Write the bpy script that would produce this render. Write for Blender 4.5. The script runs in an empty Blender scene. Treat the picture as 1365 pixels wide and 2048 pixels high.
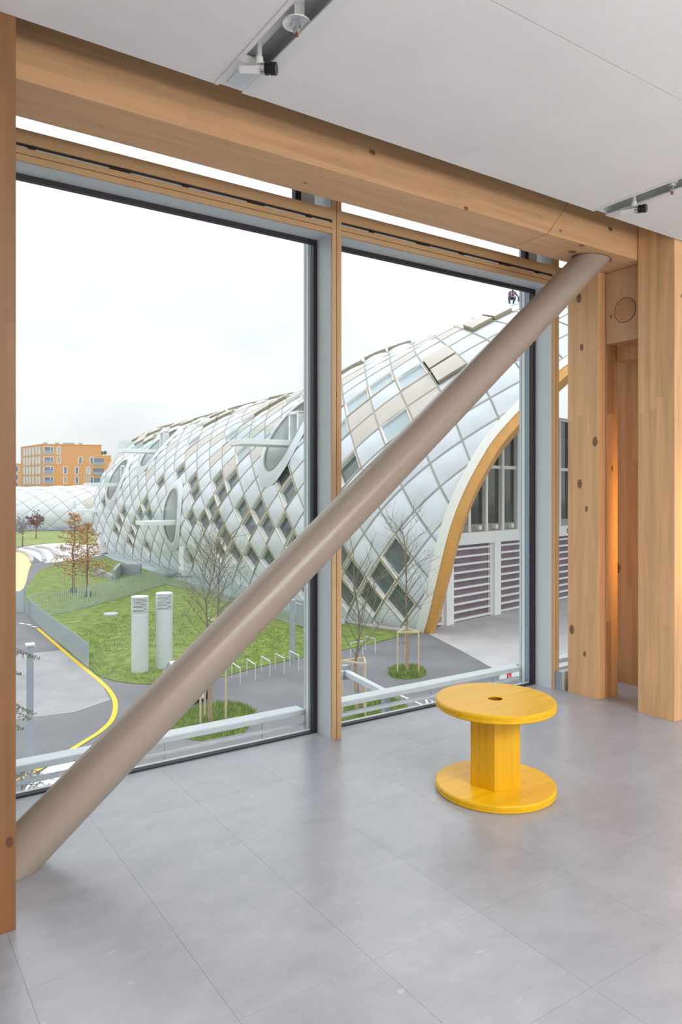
import bpy, bmesh, math, random
import numpy as np
from mathutils import Vector, Matrix
random.seed(7)
SC = bpy.context.scene
COL = SC.collection
PI = math.pi

# ------------------------------------------------------------------ camera
CAM_Z = 1.5                      # eye height above the room's floor
FPX, CX, HY = 1456.0, 682.5, 978.0
YAW = math.atan2(CX + 300, FPX)  # the window wall runs along X, the glass faces +Y
F0, F1 = math.sin(YAW), math.cos(YAW)
cam = bpy.data.cameras.new('camera')
cam.sensor_fit = 'VERTICAL'
cam.sensor_height = 36.0
cam.lens = FPX * 36.0 / 2048.0
cam.shift_y = (HY - 1024.0) / 2048.0
cam.clip_start, cam.clip_end = 0.05, 5000
camo = bpy.data.objects.new('camera', cam)
COL.objects.link(camo)
camo.location = (0, 0, CAM_Z)
camo.rotation_euler = (PI / 2, 0, -YAW)
SC.camera = camo

# ------------------------------------------------------------------ sky, lights, exposure
SC.view_settings.view_transform = 'Standard'
SC.view_settings.look = 'None'
SC.view_settings.gamma = 1.0
SC.view_settings.use_curve_mapping = False
SC.view_settings.exposure = 0.0
SKY_ZENITH = 2.15
FILL_DOWN = 85.0  # watts of each added overhead fill light
FILL_UP = 150.0  # watts of each added upward fill light
wd = bpy.data.worlds.new('overcast_sky')
SC.world = wd
wd.use_nodes = True
nt = wd.node_tree
nt.nodes.clear()
def wn(t, **k):
    n = nt.nodes.new(t)
    for a, b in k.items(): setattr(n, a, b)
    return n
tc = wn('ShaderNodeTexCoord'); sep = wn('ShaderNodeSeparateXYZ')
nt.links.new(tc.outputs['Generated'], sep.inputs[0])
mz = wn('ShaderNodeMath', operation='MAXIMUM'); mz.inputs[1].default_value = 0
nt.links.new(sep.outputs[2], mz.inputs[0])
grad = wn('ShaderNodeMath', operation='MULTIPLY_ADD')          # overcast: zenith two and a half times the horizon
grad.inputs[1].default_value = SKY_ZENITH * .6; grad.inputs[2].default_value = SKY_ZENITH * .4
nt.links.new(mz.outputs[0], grad.inputs[0])
mp = wn('ShaderNodeMapping'); mp.inputs['Scale'].default_value = (1.3, 1.3, 2.6)
nt.links.new(tc.outputs['Generated'], mp.inputs[0])
nz = wn('ShaderNodeTexNoise'); nz.inputs['Scale'].default_value = 2.2; nz.inputs['Detail'].default_value = 4
nt.links.new(mp.outputs[0], nz.inputs[0])
mr = wn('ShaderNodeMapRange'); mr.inputs[1].default_value = .3; mr.inputs[2].default_value = .62
mr.inputs[3].default_value = .86; mr.inputs[4].default_value = 1.10
nt.links.new(nz.outputs[0], mr.inputs[0])
mu = wn('ShaderNodeMath', operation='MULTIPLY')
nt.links.new(grad.outputs[0], mu.inputs[0]); nt.links.new(mr.outputs[0], mu.inputs[1])
bg = wn('ShaderNodeBackground'); bg.inputs[0].default_value = (.945, .98, 1.0, 1)
nt.links.new(mu.outputs[0], bg.inputs[1])
wo = wn('ShaderNodeOutputWorld'); nt.links.new(bg.outputs[0], wo.inputs[0])

def area(name, loc, rot, sx, sy, watt, color=(1, 1, 1)):
    l = bpy.data.lights.new(name, 'AREA'); l.shape = 'RECTANGLE'; l.size, l.size_y = sx, sy
    l.energy = watt; l.color = color
    o = bpy.data.objects.new(name, l); COL.objects.link(o); o.location = loc; o.rotation_euler = rot
    return o
for i, (x, y) in enumerate([(1.8, -1.6), (3.3, -2.7), (4.0, -4.4)]):   # unseen fill lights added overhead to brighten the room
    area('fill_light_down', (x, y, 3.06), (0, 0, 0), 2.4, 1.6, FILL_DOWN, (1, .975, .95))

for (x, y) in [(.8, -2.2), (4.6, -2.0), (2.6, -4.6)]:                       # unseen fill aimed upwards, added to brighten the ceiling
    area('fill_light_up', (x, y, 1.56), (PI, 0, 0), 2.2, 1.4, FILL_UP, (1, .975, .95))

# ------------------------------------------------------------------ helpers
def lin(c):
    return tuple(((v / 255) / 12.92 if v / 255 <= .04045 else ((v / 255 + .055) / 1.055) ** 2.4) for v in c)
def W(r, d, z):                  # metres right of / ahead of the eye -> world
    return Vector((d * F0 + r * F1, d * F1 - r * F0, z))
def gp(u, v, z=-8.0):            # where the line of sight through a pixel meets the level z
    b = (HY - v) / FPX; t = (z - CAM_Z) / b
    return W((u - CX) / FPX * t, t, z)
def at(u, v, d):                 # the point at distance d
    return W((u - CX) / FPX * d, d, CAM_Z + (HY - v) / FPX * d)
def px(p):
    d = p[0] * F0 + p[1] * F1; r = p[0] * F1 - p[1] * F0
    return (CX + FPX * r / d, HY - FPX * (p[2] - CAM_Z) / d, d)

class MB:
    def __init__(s): s.v = []; s.f = []; s.m = []
    def add(s, vs, fs, mi=0):
        k = len(s.v); s.v += [tuple(v) for v in vs]
        for f in fs: s.f.append(tuple(k + i for i in f)); s.m.append(mi)
    def box(s, x0, x1, y0, y1, z0, z1, mi=0):
        s.add([(x, y, z) for z in (z0, z1) for y in (y0, y1) for x in (x0, x1)],
              [(0, 2, 3, 1), (4, 5, 7, 6), (0, 1, 5, 4), (2, 6, 7, 3), (0, 4, 6, 2), (1, 3, 7, 5)], mi); return s
    def obox(s, c, ax, ay, az, mi=0):        # centre and three half-axes
        c, ax, ay, az = map(Vector, (c, ax, ay, az))
        s.add([c + ax * i + ay * j + az * k for k in (-1, 1) for j in (-1, 1) for i in (-1, 1)],
              [(0, 2, 3, 1), (4, 5, 7, 6), (0, 1, 5, 4), (2, 6, 7, 3), (0, 4, 6, 2), (1, 3, 7, 5)], mi); return s
    def bar(s, a, b, w, h, mi=0, up=(0, 0, 1)):
        a, b = Vector(a), Vector(b); t = (b - a); L = t.length; t.normalize(); up = Vector(up)
        if abs(t.dot(up)) > .98: up = Vector((1, 0, 0))
        sd = t.cross(up).normalized(); u = sd.cross(t)
        return s.obox((a + b) / 2, t * L / 2, sd * w / 2, u * h / 2, mi)
    def prism(s, poly, z0, z1, mi=0):
        n = len(poly); s.add([(p[0], p[1], z0) for p in poly] + [(p[0], p[1], z1) for p in poly],
              [tuple(range(n - 1, -1, -1)), tuple(range(n, 2 * n))] + [(i, (i + 1) % n, n + (i + 1) % n, n + i) for i in range(n)], mi); return s
    def tube(s, pts, rs, n=8, mi=0, cap=True):
        pts = [Vector(p) for p in pts]; k = len(s.v); m = len(pts)
        for i, p in enumerate(pts):
            t = (pts[min(i + 1, m - 1)] - pts[max(i - 1, 0)]).normalized()
            a = t.cross(Vector((0, 0, 1)) if abs(t.z) < .95 else Vector((1, 0, 0))).normalized(); b = t.cross(a)
            r = rs[i] if hasattr(rs, '__len__') else rs
            for j in range(n):
                an = 2 * PI * j / n; s.v.append(tuple(p + a * math.cos(an) * r + b * math.sin(an) * r))
        for i in range(m - 1):
            for j in range(n):
                s.f.append((k + i * n + j, k + i * n + (j + 1) % n, k + (i + 1) * n + (j + 1) % n, k + (i + 1) * n + j)); s.m.append(mi)
        if cap:
            s.f.append(tuple(k + j for j in range(n - 1, -1, -1))); s.m.append(mi)
            s.f.append(tuple(k + (m - 1) * n + j for j in range(n))); s.m.append(mi)
        return s
    def lathe(s, prof, n=32, c=(0, 0, 0), mi=0, axis='Z'):      # profile of (radius, height)
        k = len(s.v)
        for (r, h) in prof:
            for j in range(n):
                a = 2 * PI * j / n; q = (r * math.cos(a), r * math.sin(a), h)
                if axis == 'X': q = (h, q[0], q[1])
                if axis == 'Y': q = (q[0], h, q[1])
                s.v.append((c[0] + q[0], c[1] + q[1], c[2] + q[2]))
        for i in range(len(prof) - 1):
            for j in range(n):
                s.f.append((k + i * n + j, k + i * n + (j + 1) % n, k + (i + 1) * n + (j + 1) % n, k + (i + 1) * n + j)); s.m.append(mi)
        return s
    def grid(s, rows, mi=0, flip=False):
        k = len(s.v); n = len(rows[0])
        for r in rows: s.v += [tuple(p) for p in r]
        for i in range(len(rows) - 1):
            for j in range(n - 1):
                q = (k + i * n + j, k + i * n + j + 1, k + (i + 1) * n + j + 1, k + (i + 1) * n + j)
                s.f.append(q[::-1] if flip else q); s.m.append(mi)
        return s
    def build(s, name, mats, parent=None, smooth=False, bevel=0, fix=True):
        me = bpy.data.meshes.new(name)
        off = Vector((0, 0, 0))
        if parent is not None:
            p = parent
            while p is not None: off = off + p.location; p = p.parent
        me.from_pydata([(v[0] - off.x, v[1] - off.y, v[2] - off.z) for v in s.v], [], s.f)
        if not isinstance(mats, (list, tuple)): mats = [mats]
        for m in mats: me.materials.append(m)
        me.polygons.foreach_set('material_index', s.m)
        if fix or bevel:
            bm = bmesh.new(); bm.from_mesh(me)
            if fix: bmesh.ops.recalc_face_normals(bm, faces=bm.faces)
            if bevel: bmesh.ops.bevel(bm, geom=[e for e in bm.edges if len(e.link_faces) == 2 and e.calc_face_angle(0) > .5], offset=bevel, segments=2, affect='EDGES', profile=.5)
            bm.to_mesh(me); bm.free()
        if smooth:
            me.polygons.foreach_set('use_smooth', [True] * len(me.polygons))
            try: me.set_sharp_from_angle(angle=.7)
            except Exception: pass
        o = bpy.data.objects.new(name, me); COL.objects.link(o)
        if parent is not None: o.parent = parent
        return o
def empty(name, loc=(0, 0, 0), parent=None):
    o = bpy.data.objects.new(name, None); COL.objects.link(o); o.location = loc; o.empty_display_size = .1
    if parent is not None: o.parent = parent
    return o
def tag(o, label=None, cat=None, group=None, kind=None):
    if label: o['label'] = label
    if cat: o['category'] = cat
    if group: o['group'] = group
    if kind: o['kind'] = kind
    return o
def copy_tree(o, parent=None):
    c = o.copy(); COL.objects.link(c)
    if parent is not None: c.parent = parent
    for ch in list(o.children): copy_tree(ch, c)
    return c
def inst(o, loc, rz=0, parent=None):
    c = o.copy(); COL.objects.link(c); c.location = loc; c.rotation_euler = (0, 0, rz)
    if parent is not None: c.parent = parent
    return c

# ------------------------------------------------------------------ materials
def mat(name, c, rough=.5, metal=0., noise=0., nscale=3., c2=None, bump=0., bscale=40., spec=.5, detail=4, stretch=(1, 1, 1)):
    m = bpy.data.materials.new(name); m.use_nodes = True; t = m.node_tree; b = t.nodes['Principled BSDF']
    col = lin(c); b.inputs['Base Color'].default_value = (*col, 1); b.inputs['Roughness'].default_value = rough
    b.inputs['Metallic'].default_value = metal; b.inputs['Specular IOR Level'].default_value = spec
    co = t.nodes.new('ShaderNodeTexCoord'); mpn = t.nodes.new('ShaderNodeMapping'); mpn.inputs['Scale'].default_value = stretch
    t.links.new(co.outputs['Object'], mpn.inputs[0])
    if noise or c2:
        n = t.nodes.new('ShaderNodeTexNoise'); n.inputs['Scale'].default_value = nscale; n.inputs['Detail'].default_value = detail
        t.links.new(mpn.outputs[0], n.inputs[0])
        r = t.nodes.new('ShaderNodeValToRGB'); e = r.color_ramp.elements
        e[0].position, e[1].position = .32, .68
        d = lin(c2) if c2 else tuple(max(0, v * (1 - noise)) for v in col)
        e[0].color = (*d, 1); e[1].color = (*(col if c2 else tuple(min(1, v * (1 + noise * .6)) for v in col)), 1)
        t.links.new(n.outputs[0], r.inputs[0]); t.links.new(r.outputs[0], b.inputs['Base Color'])
    if bump:
        n2 = t.nodes.new('ShaderNodeTexNoise'); n2.inputs['Scale'].default_value = bscale; n2.inputs['Detail'].default_value = 3
        t.links.new(mpn.outputs[0], n2.inputs[0])
        bp = t.nodes.new('ShaderNodeBump'); bp.inputs['Strength'].default_value = bump; bp.inputs['Distance'].default_value = .02
        t.links.new(n2.outputs[0], bp.inputs['Height']); t.links.new(bp.outputs[0], b.inputs['Normal'])
    return m

def wood(name, axis, base, lam='Y', lamw=.045, rough=.45, knot=.5, seed=0., contrast=.18, knotscale=6.5):
    """glued laminated spruce: grain along one axis, lamellae across another, dark knots"""
    m = bpy.data.materials.new(name); m.use_nodes = True; t = m.node_tree; b = t.nodes['Principled BSDF']
    N = lambda k, **kw: (lambda n: ([setattr(n, a, v) for a, v in kw.items()], n)[1])(t.nodes.new(k))
    L = t.links.new
    co = N('ShaderNodeTexCoord'); add = N('ShaderNodeVectorMath', operation='ADD'); add.inputs[1].default_value = (seed, seed * 1.7, seed * .6)
    L(co.outputs['Object'], add.inputs[0])
    st = [9, 9, 9]; st['XYZ'.index(axis)] = .55
    mp1 = N('ShaderNodeMapping'); mp1.inputs['Scale'].default_value = st; L(add.outputs[0], mp1.inputs[0])
    n1 = N('ShaderNodeTexNoise'); n1.inputs['Scale'].default_value = 3.; n1.inputs['Detail'].default_value = 6; n1.inputs['Distortion'].default_value = .6
    L(mp1.outputs[0], n1.inputs[0])
    sp = N('ShaderNodeSeparateXYZ'); L(add.outputs[0], sp.inputs[0])
    dv = N('ShaderNodeMath', operation='DIVIDE'); dv.inputs[1].default_value = lamw; L(sp.outputs['XYZ'.index(lam)], dv.inputs[0])
    fl = N('ShaderNodeMath', operation='FLOOR'); L(dv.outputs[0], fl.inputs[0])
    dg = N('ShaderNodeMath', operation='DIVIDE'); dg.inputs[1].default_value = 1.35
    L(sp.outputs['XYZ'.index(axis)], dg.inputs[0])
    wn1 = N('ShaderNodeTexWhiteNoise', noise_dimensions='1D'); L(fl.outputs[0], wn1.inputs['W'])
    ad = N('ShaderNodeMath', operation='ADD'); L(dg.outputs[0], ad.inputs[0]); L(wn1.outputs[0], ad.inputs[1])
    fg = N('ShaderNodeMath', operation='FLOOR'); L(ad.outputs[0], fg.inputs[0])
    cb = N('ShaderNodeCombineXYZ'); L(fl.outputs[0], cb.inputs[0]); L(fg.outputs[0], cb.inputs[1])
    wn2 = N('ShaderNodeTexWhiteNoise', noise_dimensions='2D'); L(cb.outputs[0], wn2.inputs['Vector'])
    # grain + lamella tint
    a1 = N('ShaderNodeMath', operation='MULTIPLY_ADD'); a1.inputs[1].default_value = .75; L(n1.outputs[0], a1.inputs[0])
    a2 = N('ShaderNodeMath', operation='MULTIPLY'); a2.inputs[1].default_value = .2; L(wn2.outputs[0], a2.inputs[0]); L(a2.outputs[0], a1.inputs[2])
    rp = N('ShaderNodeValToRGB'); e = rp.color_ramp.elements; e[0].position = .25; e[1].position = .85
    c = lin(base); e[0].color = (*(v * (1 - contrast * 1.5) for v in c), 1); e[1].color = (*(min(1, v * (1 + contrast)) for v in c), 1)
    L(a1.outputs[0], rp.inputs[0])
    # knots
    ks = [1, 1, 1]; ks['XYZ'.index(axis)] = .62
    mp2 = N('ShaderNodeMapping'); mp2.inputs['Scale'].default_value = ks; L(add.outputs[0], mp2.inputs[0])
    vo = N('ShaderNodeTexVoronoi'); vo.inputs['Scale'].default_value = knotscale; L(mp2.outputs[0], vo.inputs['Vector'])
    nk = N('ShaderNodeTexNoise'); nk.inputs['Scale'].default_value = 22; L(add.outputs[0], nk.inputs[0])
    k1 = N('ShaderNodeMath', operation='MULTIPLY_ADD'); k1.inputs[1].default_value = .05; L(nk.outputs[0], k1.inputs[0]); L(vo.outputs['Distance'], k1.inputs[2])
    km = N('ShaderNodeMapRange'); km.inputs[3].default_value = 1; km.inputs[4].default_value = 0
    vr = N('ShaderNodeSeparateColor'); L(vo.outputs['Color'], vr.inputs[0])                       # every knot its own size, some cells none
    kr = N('ShaderNodeMapRange'); kr.inputs[1].default_value = 1 - knot; kr.inputs[2].default_value = 1; kr.inputs[3].default_value = -.02; kr.inputs[4].default_value = .18
    L(vr.outputs[0], kr.inputs[0]); L(kr.outputs[0], km.inputs[1])
    kb = N('ShaderNodeMath', operation='ADD'); kb.inputs[1].default_value = .03; L(kr.outputs[0], kb.inputs[0]); L(kb.outputs[0], km.inputs[2])
    L(k1.outputs[0], km.inputs[0])
    mx = N('ShaderNodeMix', data_type='RGBA'); mx.inputs[7].default_value = (*(v * .26 for v in lin((150, 90, 60))), 1)
    kf = N('ShaderNodeMath', operation='MULTIPLY'); kf.inputs[1].default_value = .78; L(km.outputs[0], kf.inputs[0])
    L(kf.outputs[0], mx.inputs[0]); L(rp.outputs[0], mx.inputs[6]); L(mx.outputs[2], b.inputs['Base Color'])
    b.inputs['Roughness'].default_value = rough
    bp = N('ShaderNodeBump'); bp.inputs['Strength'].default_value = .12; bp.inputs['Distance'].default_value = .004
    L(n1.outputs[0], bp.inputs['Height']); L(bp.outputs[0], b.inputs['Normal'])
    return m

def glass(name, tint=(.98, .992, .99), refl=.55):
    m = bpy.data.materials.new(name); m.use_nodes = True; t = m.node_tree; t.nodes.clear()
    o = t.nodes.new('ShaderNodeOutputMaterial'); mx = t.nodes.new('ShaderNodeMixShader')
    tr = t.nodes.new('ShaderNodeBsdfTransparent'); tr.inputs[0].default_value = (*tint, 1)
    gl = t.nodes.new('ShaderNodeBsdfGlossy'); gl.inputs['Roughness'].default_value = .0
    fr = t.nodes.new('ShaderNodeLayerWeight'); fr.inputs[0].default_value = .5
    pw = t.nodes.new('ShaderNodeMath'); pw.operation = 'POWER'; pw.inputs[1].default_value = 5
    ml = t.nodes.new('ShaderNodeMath'); ml.operation = 'MULTIPLY_ADD'; ml.inputs[1].default_value = refl; ml.inputs[2].default_value = .03 * refl
    t.links.new(fr.outputs['Facing'], pw.inputs[0]); t.links.new(pw.outputs[0], ml.inputs[0]); t.links.new(ml.outputs[0], mx.inputs[0])
    t.links.new(tr.outputs[0], mx.inputs[1]); t.links.new(gl.outputs[0], mx.inputs[2]); t.links.new(mx.outputs[0], o.inputs[0])
    return m

M = {}
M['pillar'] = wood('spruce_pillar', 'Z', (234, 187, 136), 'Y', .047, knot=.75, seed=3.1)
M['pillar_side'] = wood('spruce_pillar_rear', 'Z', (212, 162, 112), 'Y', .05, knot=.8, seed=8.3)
M['post'] = wood('spruce_post_in_shade', 'Z', (140, 98, 58), 'X', .05, knot=.3, seed=15.2)  # same spruce, darkened to carry the shade of the room's dim left side
M['strip'] = wood('spruce_notch_shade', 'Z', (184, 134, 90), 'Y', .05, knot=.3, seed=9.3)  # darker spruce that paints the shade of the pillar's notch
M['beam'] = wood('spruce_beam', 'X', (222, 176, 130), 'Z', .04, knot=.85, seed=1.3)
M['board'] = wood('spruce_board', 'Z', (214, 172, 130), 'Y', .5, knot=.1, seed=2.2, contrast=.12)
M['plug'] = wood('spruce_plug', 'Y', (202, 152, 102), 'Z', .09, knot=.2, seed=6.2, contrast=.2)
M['spool'] = wood('yellow_stained_spruce', 'X', (246, 190, 14), 'Y', .12, rough=.36, knot=.4, seed=4.4, contrast=.13, knotscale=7)
M['spool_v'] = wood('yellow_stained_spruce_upright', 'Z', (242, 184, 12), 'X', .5, rough=.4, knot=.45, seed=7.7, contrast=.16, knotscale=6)
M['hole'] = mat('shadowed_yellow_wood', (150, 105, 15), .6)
M['ceiling'] = mat('white_ceiling', (232, 229, 227), .75, noise=.03, nscale=3, bump=.08, bscale=300)
M['wall'] = mat('white_wall', (226, 222, 216), .8, noise=.03)
M['tilebed'] = mat('tile_joint', (146, 148, 155), .5)
M['strut'] = mat('beige_white_paint', (160, 147, 134), .27, noise=.03, nscale=60)
M['champ'] = mat('champagne_metal', (200, 166, 124), .42, metal=.0, noise=.04, nscale=8)
M['alu'] = mat('pale_anodised_metal', (208, 217, 221), .42, noise=.03, nscale=5)
M['alu2'] = mat('blue_grey_metal', (150, 166, 178), .4, noise=.04)
M['white'] = mat('white_lacquer', (240, 242, 242), .4, noise=.02)
M['gasket'] = mat('black_gasket', (38, 33, 38), .45)
M['dark'] = mat('dark_gap', (26, 24, 26), .7)
M['galv'] = mat('galvanised_steel', (205, 213, 220), .38, noise=.07, nscale=8)
M['galvd'] = mat('galvanised_steel_dull', (158, 166, 174), .45, noise=.1, nscale=6)
M['track'] = mat('grey_track_metal', (206, 209, 206), .4, noise=.05)
M['trackw'] = mat('white_track_metal', (226, 225, 224), .4)
M['black'] = mat('black_plastic', (24, 24, 24), .35)
M['glass'] = glass('window_glass')
M['glass2'] = glass('balustrade_glass', (.95, .98, .975), .7)
M['lens'] = mat('frosted_lamp_glass', (218, 222, 224), .2)
M['chrome'] = mat('chrome', (225, 225, 228), .15, metal=1)
M['copper'] = mat('copper_filament', (150, 90, 75), .4, metal=.6)
# outdoors
M['asphalt'] = mat('asphalt', (122, 122, 126), .8, noise=.16, nscale=.35, bump=.3, bscale=6)
M['glare_patch'] = mat('asphalt_glare', (158, 157, 161), .75, noise=.12, nscale=.5, bump=.2, bscale=6)  # asphalt lightened to paint in reflected glare
M['concrete'] = mat('pale_concrete', (190, 188, 190), .7, noise=.10, nscale=.6, bump=.1, bscale=6)
M['slab'] = mat('white_paving', (226, 224, 228), .75, noise=.08, nscale=1.5)
M['lawn'] = mat('lawn', (138, 150, 72), .9, c2=(88, 114, 46), nscale=1.5, bump=1., bscale=9, detail=8)
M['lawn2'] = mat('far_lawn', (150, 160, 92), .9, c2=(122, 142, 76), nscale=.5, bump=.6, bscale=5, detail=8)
M['blade'] = mat('grass_blade', (148, 166, 88), .8, c2=(112, 138, 62), nscale=3)
M['gravel'] = mat('yellow_gravel', (240, 212, 158), .85, noise=.1, nscale=2)
M['walk'] = mat('grey_gravel_strip', (176, 190, 196), .8, noise=.12, nscale=2)
M['yellow'] = mat('yellow_road_paint', (240, 200, 18), .5, noise=.04)
M['whitepaint'] = mat('white_road_paint', (236, 236, 236), .5, noise=.05)
M['red'] = mat('red_sign', (220, 60, 75), .5)
M['fence'] = mat('fence_metal', (172, 184, 188), .45, noise=.06)
M['vent'] = mat('silver_vent_metal', (206, 212, 212), .4, noise=.03, nscale=2)
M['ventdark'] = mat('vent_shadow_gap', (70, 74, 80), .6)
M['cushion'] = mat('white_cushion', (214, 220, 226), .32, noise=.05, nscale=.45, detail=2)
M['opaque'] = mat('cream_panel', (204, 196, 187), .45, noise=.04, nscale=.7)
M['joint'] = mat('grey_joint_profile', (160, 160, 152), .45)
M['frame'] = mat('white_window_frame', (236, 236, 234), .4)
M['tan'] = mat('timber_edge', (196, 166, 126), .5)
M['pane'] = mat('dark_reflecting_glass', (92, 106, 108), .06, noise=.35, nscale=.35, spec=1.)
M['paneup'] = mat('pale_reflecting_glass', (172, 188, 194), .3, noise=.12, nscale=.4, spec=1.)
M['eye'] = mat('blue_grey_glass', (120, 142, 156), .07, noise=.15, nscale=.6, spec=1.)
M['bronze'] = mat('olive_edge', (168, 158, 134), .5)
M['skin'] = mat('inner_timber_shell', (120, 104, 84), .7)
M['archwood'] = wood('arch_glulam', 'Z', (214, 158, 84), 'X', .3, knot=.05, seed=1.1, contrast=.1)
M['archtrim'] = mat('cream_arch_trim', (236, 236, 226), .45, noise=.03)
M['plinth'] = mat('beige_plinth', (216, 206, 192), .7, noise=.06)
M['gateglass'] = mat('mauve_gate_glass', (128, 110, 120), .12, noise=.2, nscale=.5, spec=.8)
M['hallglass'] = mat('dark_hall_glass', (78, 90, 86), .08, c2=(44, 52, 50), nscale=.35, spec=.9)
M['orange'] = mat('orange_render', (228, 164, 92), .8, noise=.04, nscale=.8)
M['orange2'] = mat('brown_render', (196, 158, 116), .8, noise=.04, nscale=.8)
M['flatglass'] = mat('flat_glass', (112, 126, 142), .1, noise=.2, nscale=.3, spec=.8)
M['hill'] = mat('hazed_wooded_hill', (176, 188, 198), .9, noise=.06, nscale=.01)  # aerial haze mixed into the base colour
M['bark'] = mat('grey_brown_bark', (128, 116, 100), .85, noise=.2, nscale=6)
M['twig'] = mat('olive_twig', (122, 112, 92), .8)
M['barkred'] = mat('red_brown_bark', (132, 100, 80), .85, noise=.2, nscale=5)
M['needle'] = mat('rusty_needles', (214, 160, 104), .8, c2=(178, 146, 84), nscale=1.5)
M['maroon'] = mat('maroon_leaves', (136, 92, 96), .8, noise=.2, nscale=2)
M['greyleaf'] = mat('grey_violet_leaves', (140, 134, 146), .8, noise=.2, nscale=2)
M['green'] = mat('dark_needles', (74, 98, 62), .8, noise=.25, nscale=4)
M['wrap'] = mat('reed_trunk_wrap', (176, 152, 124), .85, noise=.2, nscale=12)
M['stake'] = mat('peeled_stake', (206, 188, 158), .7, noise=.1, nscale=5)
M['bag'] = mat('dark_green_watering_bag', (52, 84, 84), .6)
M['carwhite'] = mat('white_car_paint', (238, 240, 242), .2)
M['cargrey'] = mat('dark_car_trim', (92, 96, 102), .3)
M['tyre'] = mat('black_tyre', (34, 34, 36), .7)
M['jacket'] = mat('grey_red_jacket', (150, 96, 108), .8, c2=(92, 94, 108), nscale=7)
M['jeans'] = mat('blue_work_trousers', (72, 88, 118), .8, noise=.15, nscale=9)
M['flesh'] = mat('flesh', (208, 162, 140), .6)
M['helmet'] = mat('pale_helmet', (222, 218, 214), .5)
M['strap'] = mat('white_harness', (232, 234, 238), .6)

def tile_mat():
    m = bpy.data.materials.new('grey_stone_tile'); m.use_nodes = True; t = m.node_tree; b = t.nodes['Principled BSDF']; L = t.links.new
    co = t.nodes.new('ShaderNodeNewGeometry'); mpn = t.nodes.new('ShaderNodeMapping'); mpn.inputs['Scale'].default_value = (1, 1.5, 1); L(co.outputs['Position'], mpn.inputs[0])
    a = t.nodes.new('ShaderNodeTexNoise'); a.inputs['Scale'].default_value = 4.5; a.inputs['Detail'].default_value = 9; a.inputs['Roughness'].default_value = .7; L(mpn.outputs[0], a.inputs[0])
    r = t.nodes.new('ShaderNodeValToRGB'); e = r.color_ramp.elements; e[0].position = .25; e[1].position = .78
    e[0].color = (*lin((148, 152, 161)), 1); e[1].color = (*lin((174, 178, 187)), 1); L(a.outputs[0], r.inputs[0])
    v = t.nodes.new('ShaderNodeTexNoise'); v.inputs['Scale'].default_value = 15; v.inputs['Detail'].default_value = 3; L(mpn.outputs[0], v.inputs[0])
    k = t.nodes.new('ShaderNodeMapRange'); k.inputs[1].default_value = .69; k.inputs[2].default_value = .77; k.inputs[4].default_value = .55; L(v.outputs[0], k.inputs[0])
    x = t.nodes.new('ShaderNodeMix'); x.data_type = 'RGBA'; x.inputs[7].default_value = (*lin((206, 205, 206)), 1)
    L(k.outputs[0], x.inputs[0]); L(r.outputs[0], x.inputs[6])
    oi = t.nodes.new('ShaderNodeObjectInfo'); mm = t.nodes.new('ShaderNodeMapRange'); mm.inputs[3].default_value = .96; mm.inputs[4].default_value = 1.03; L(oi.outputs['Random'], mm.inputs[0])
    vm = t.nodes.new('ShaderNodeVectorMath'); vm.operation = 'SCALE'; L(x.outputs[2], vm.inputs[0]); L(mm.outputs[0], vm.inputs['Scale'])
    L(vm.outputs[0], b.inputs['Base Color']); b.inputs['Roughness'].default_value = .36; b.inputs['Specular IOR Level'].default_value = .95
    rr = t.nodes.new('ShaderNodeMapRange'); rr.inputs[3].default_value = .265; rr.inputs[4].default_value = .295; L(a.outputs[0], rr.inputs[0]); L(rr.outputs[0], b.inputs['Roughness'])
    return m
M['tile'] = tile_mat()

# ================================================================== THE ROOM
X0, X1, YB, YW = -5.0, 9.0, -6.0, 3.86
CEIL = 3.105
T0x, T1x, T0y, T1y, TS = -.02, 5.62, .46, 3.744, .47       # zone of single tiles
fl = MB().box(X0, X1, YB, 3.80, -.30, -.0035).build('floor', M['tilebed']); tag(fl, kind='structure')
tile = MB().box(.0004, TS - .0004, .0004, TS - .0004, -.004, 0)
base_tile = tile.build('floor_tile', M['tile'], fl)
first = True
xs = [.44 + TS * k for k in range(-1, 11)]; ys = [2.805 + TS * k for k in range(-5, 2)]
for x in xs:
    for y in ys:
        if first: base_tile.location = (x, y, 0); first = False
        else: inst(base_tile, (x, y, 0), 0, fl)
xa, xb, ya, yb = xs[0], xs[-1] + TS, ys[0], ys[-1] + TS
ex = MB()
ex.box(X0, X1, YB, ya, -.010, 0); ex.box(X0, xa, ya, yb, -.010, 0); ex.box(xb, X1, ya, yb, -.010, 0); ex.box(X0, X1, yb, 3.80, -.010, 0)
ex.build('floor_field', M['tile'], fl)
tag(MB().box(X0, X1, YB - .2, YB, -.3, 3.9).build('wall_back', M['wall']), kind='structure')
tag(MB().box(X0 - .2, X0, YB - .2, 3.8, -.3, 3.9).build('wall_left', M['wall']), kind='structure')
tag(MB().box(X1, X1 + .2, YB - .2, 3.8, -.3, 3.9).build('wall_right', M['wall']), kind='structure')
tag(MB().box(X0 - .2, X1 + .2, YB - .2, 4.3, 3.62, 3.9).build('trim_1', M['wall']), kind='structure')     # slab above

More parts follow.
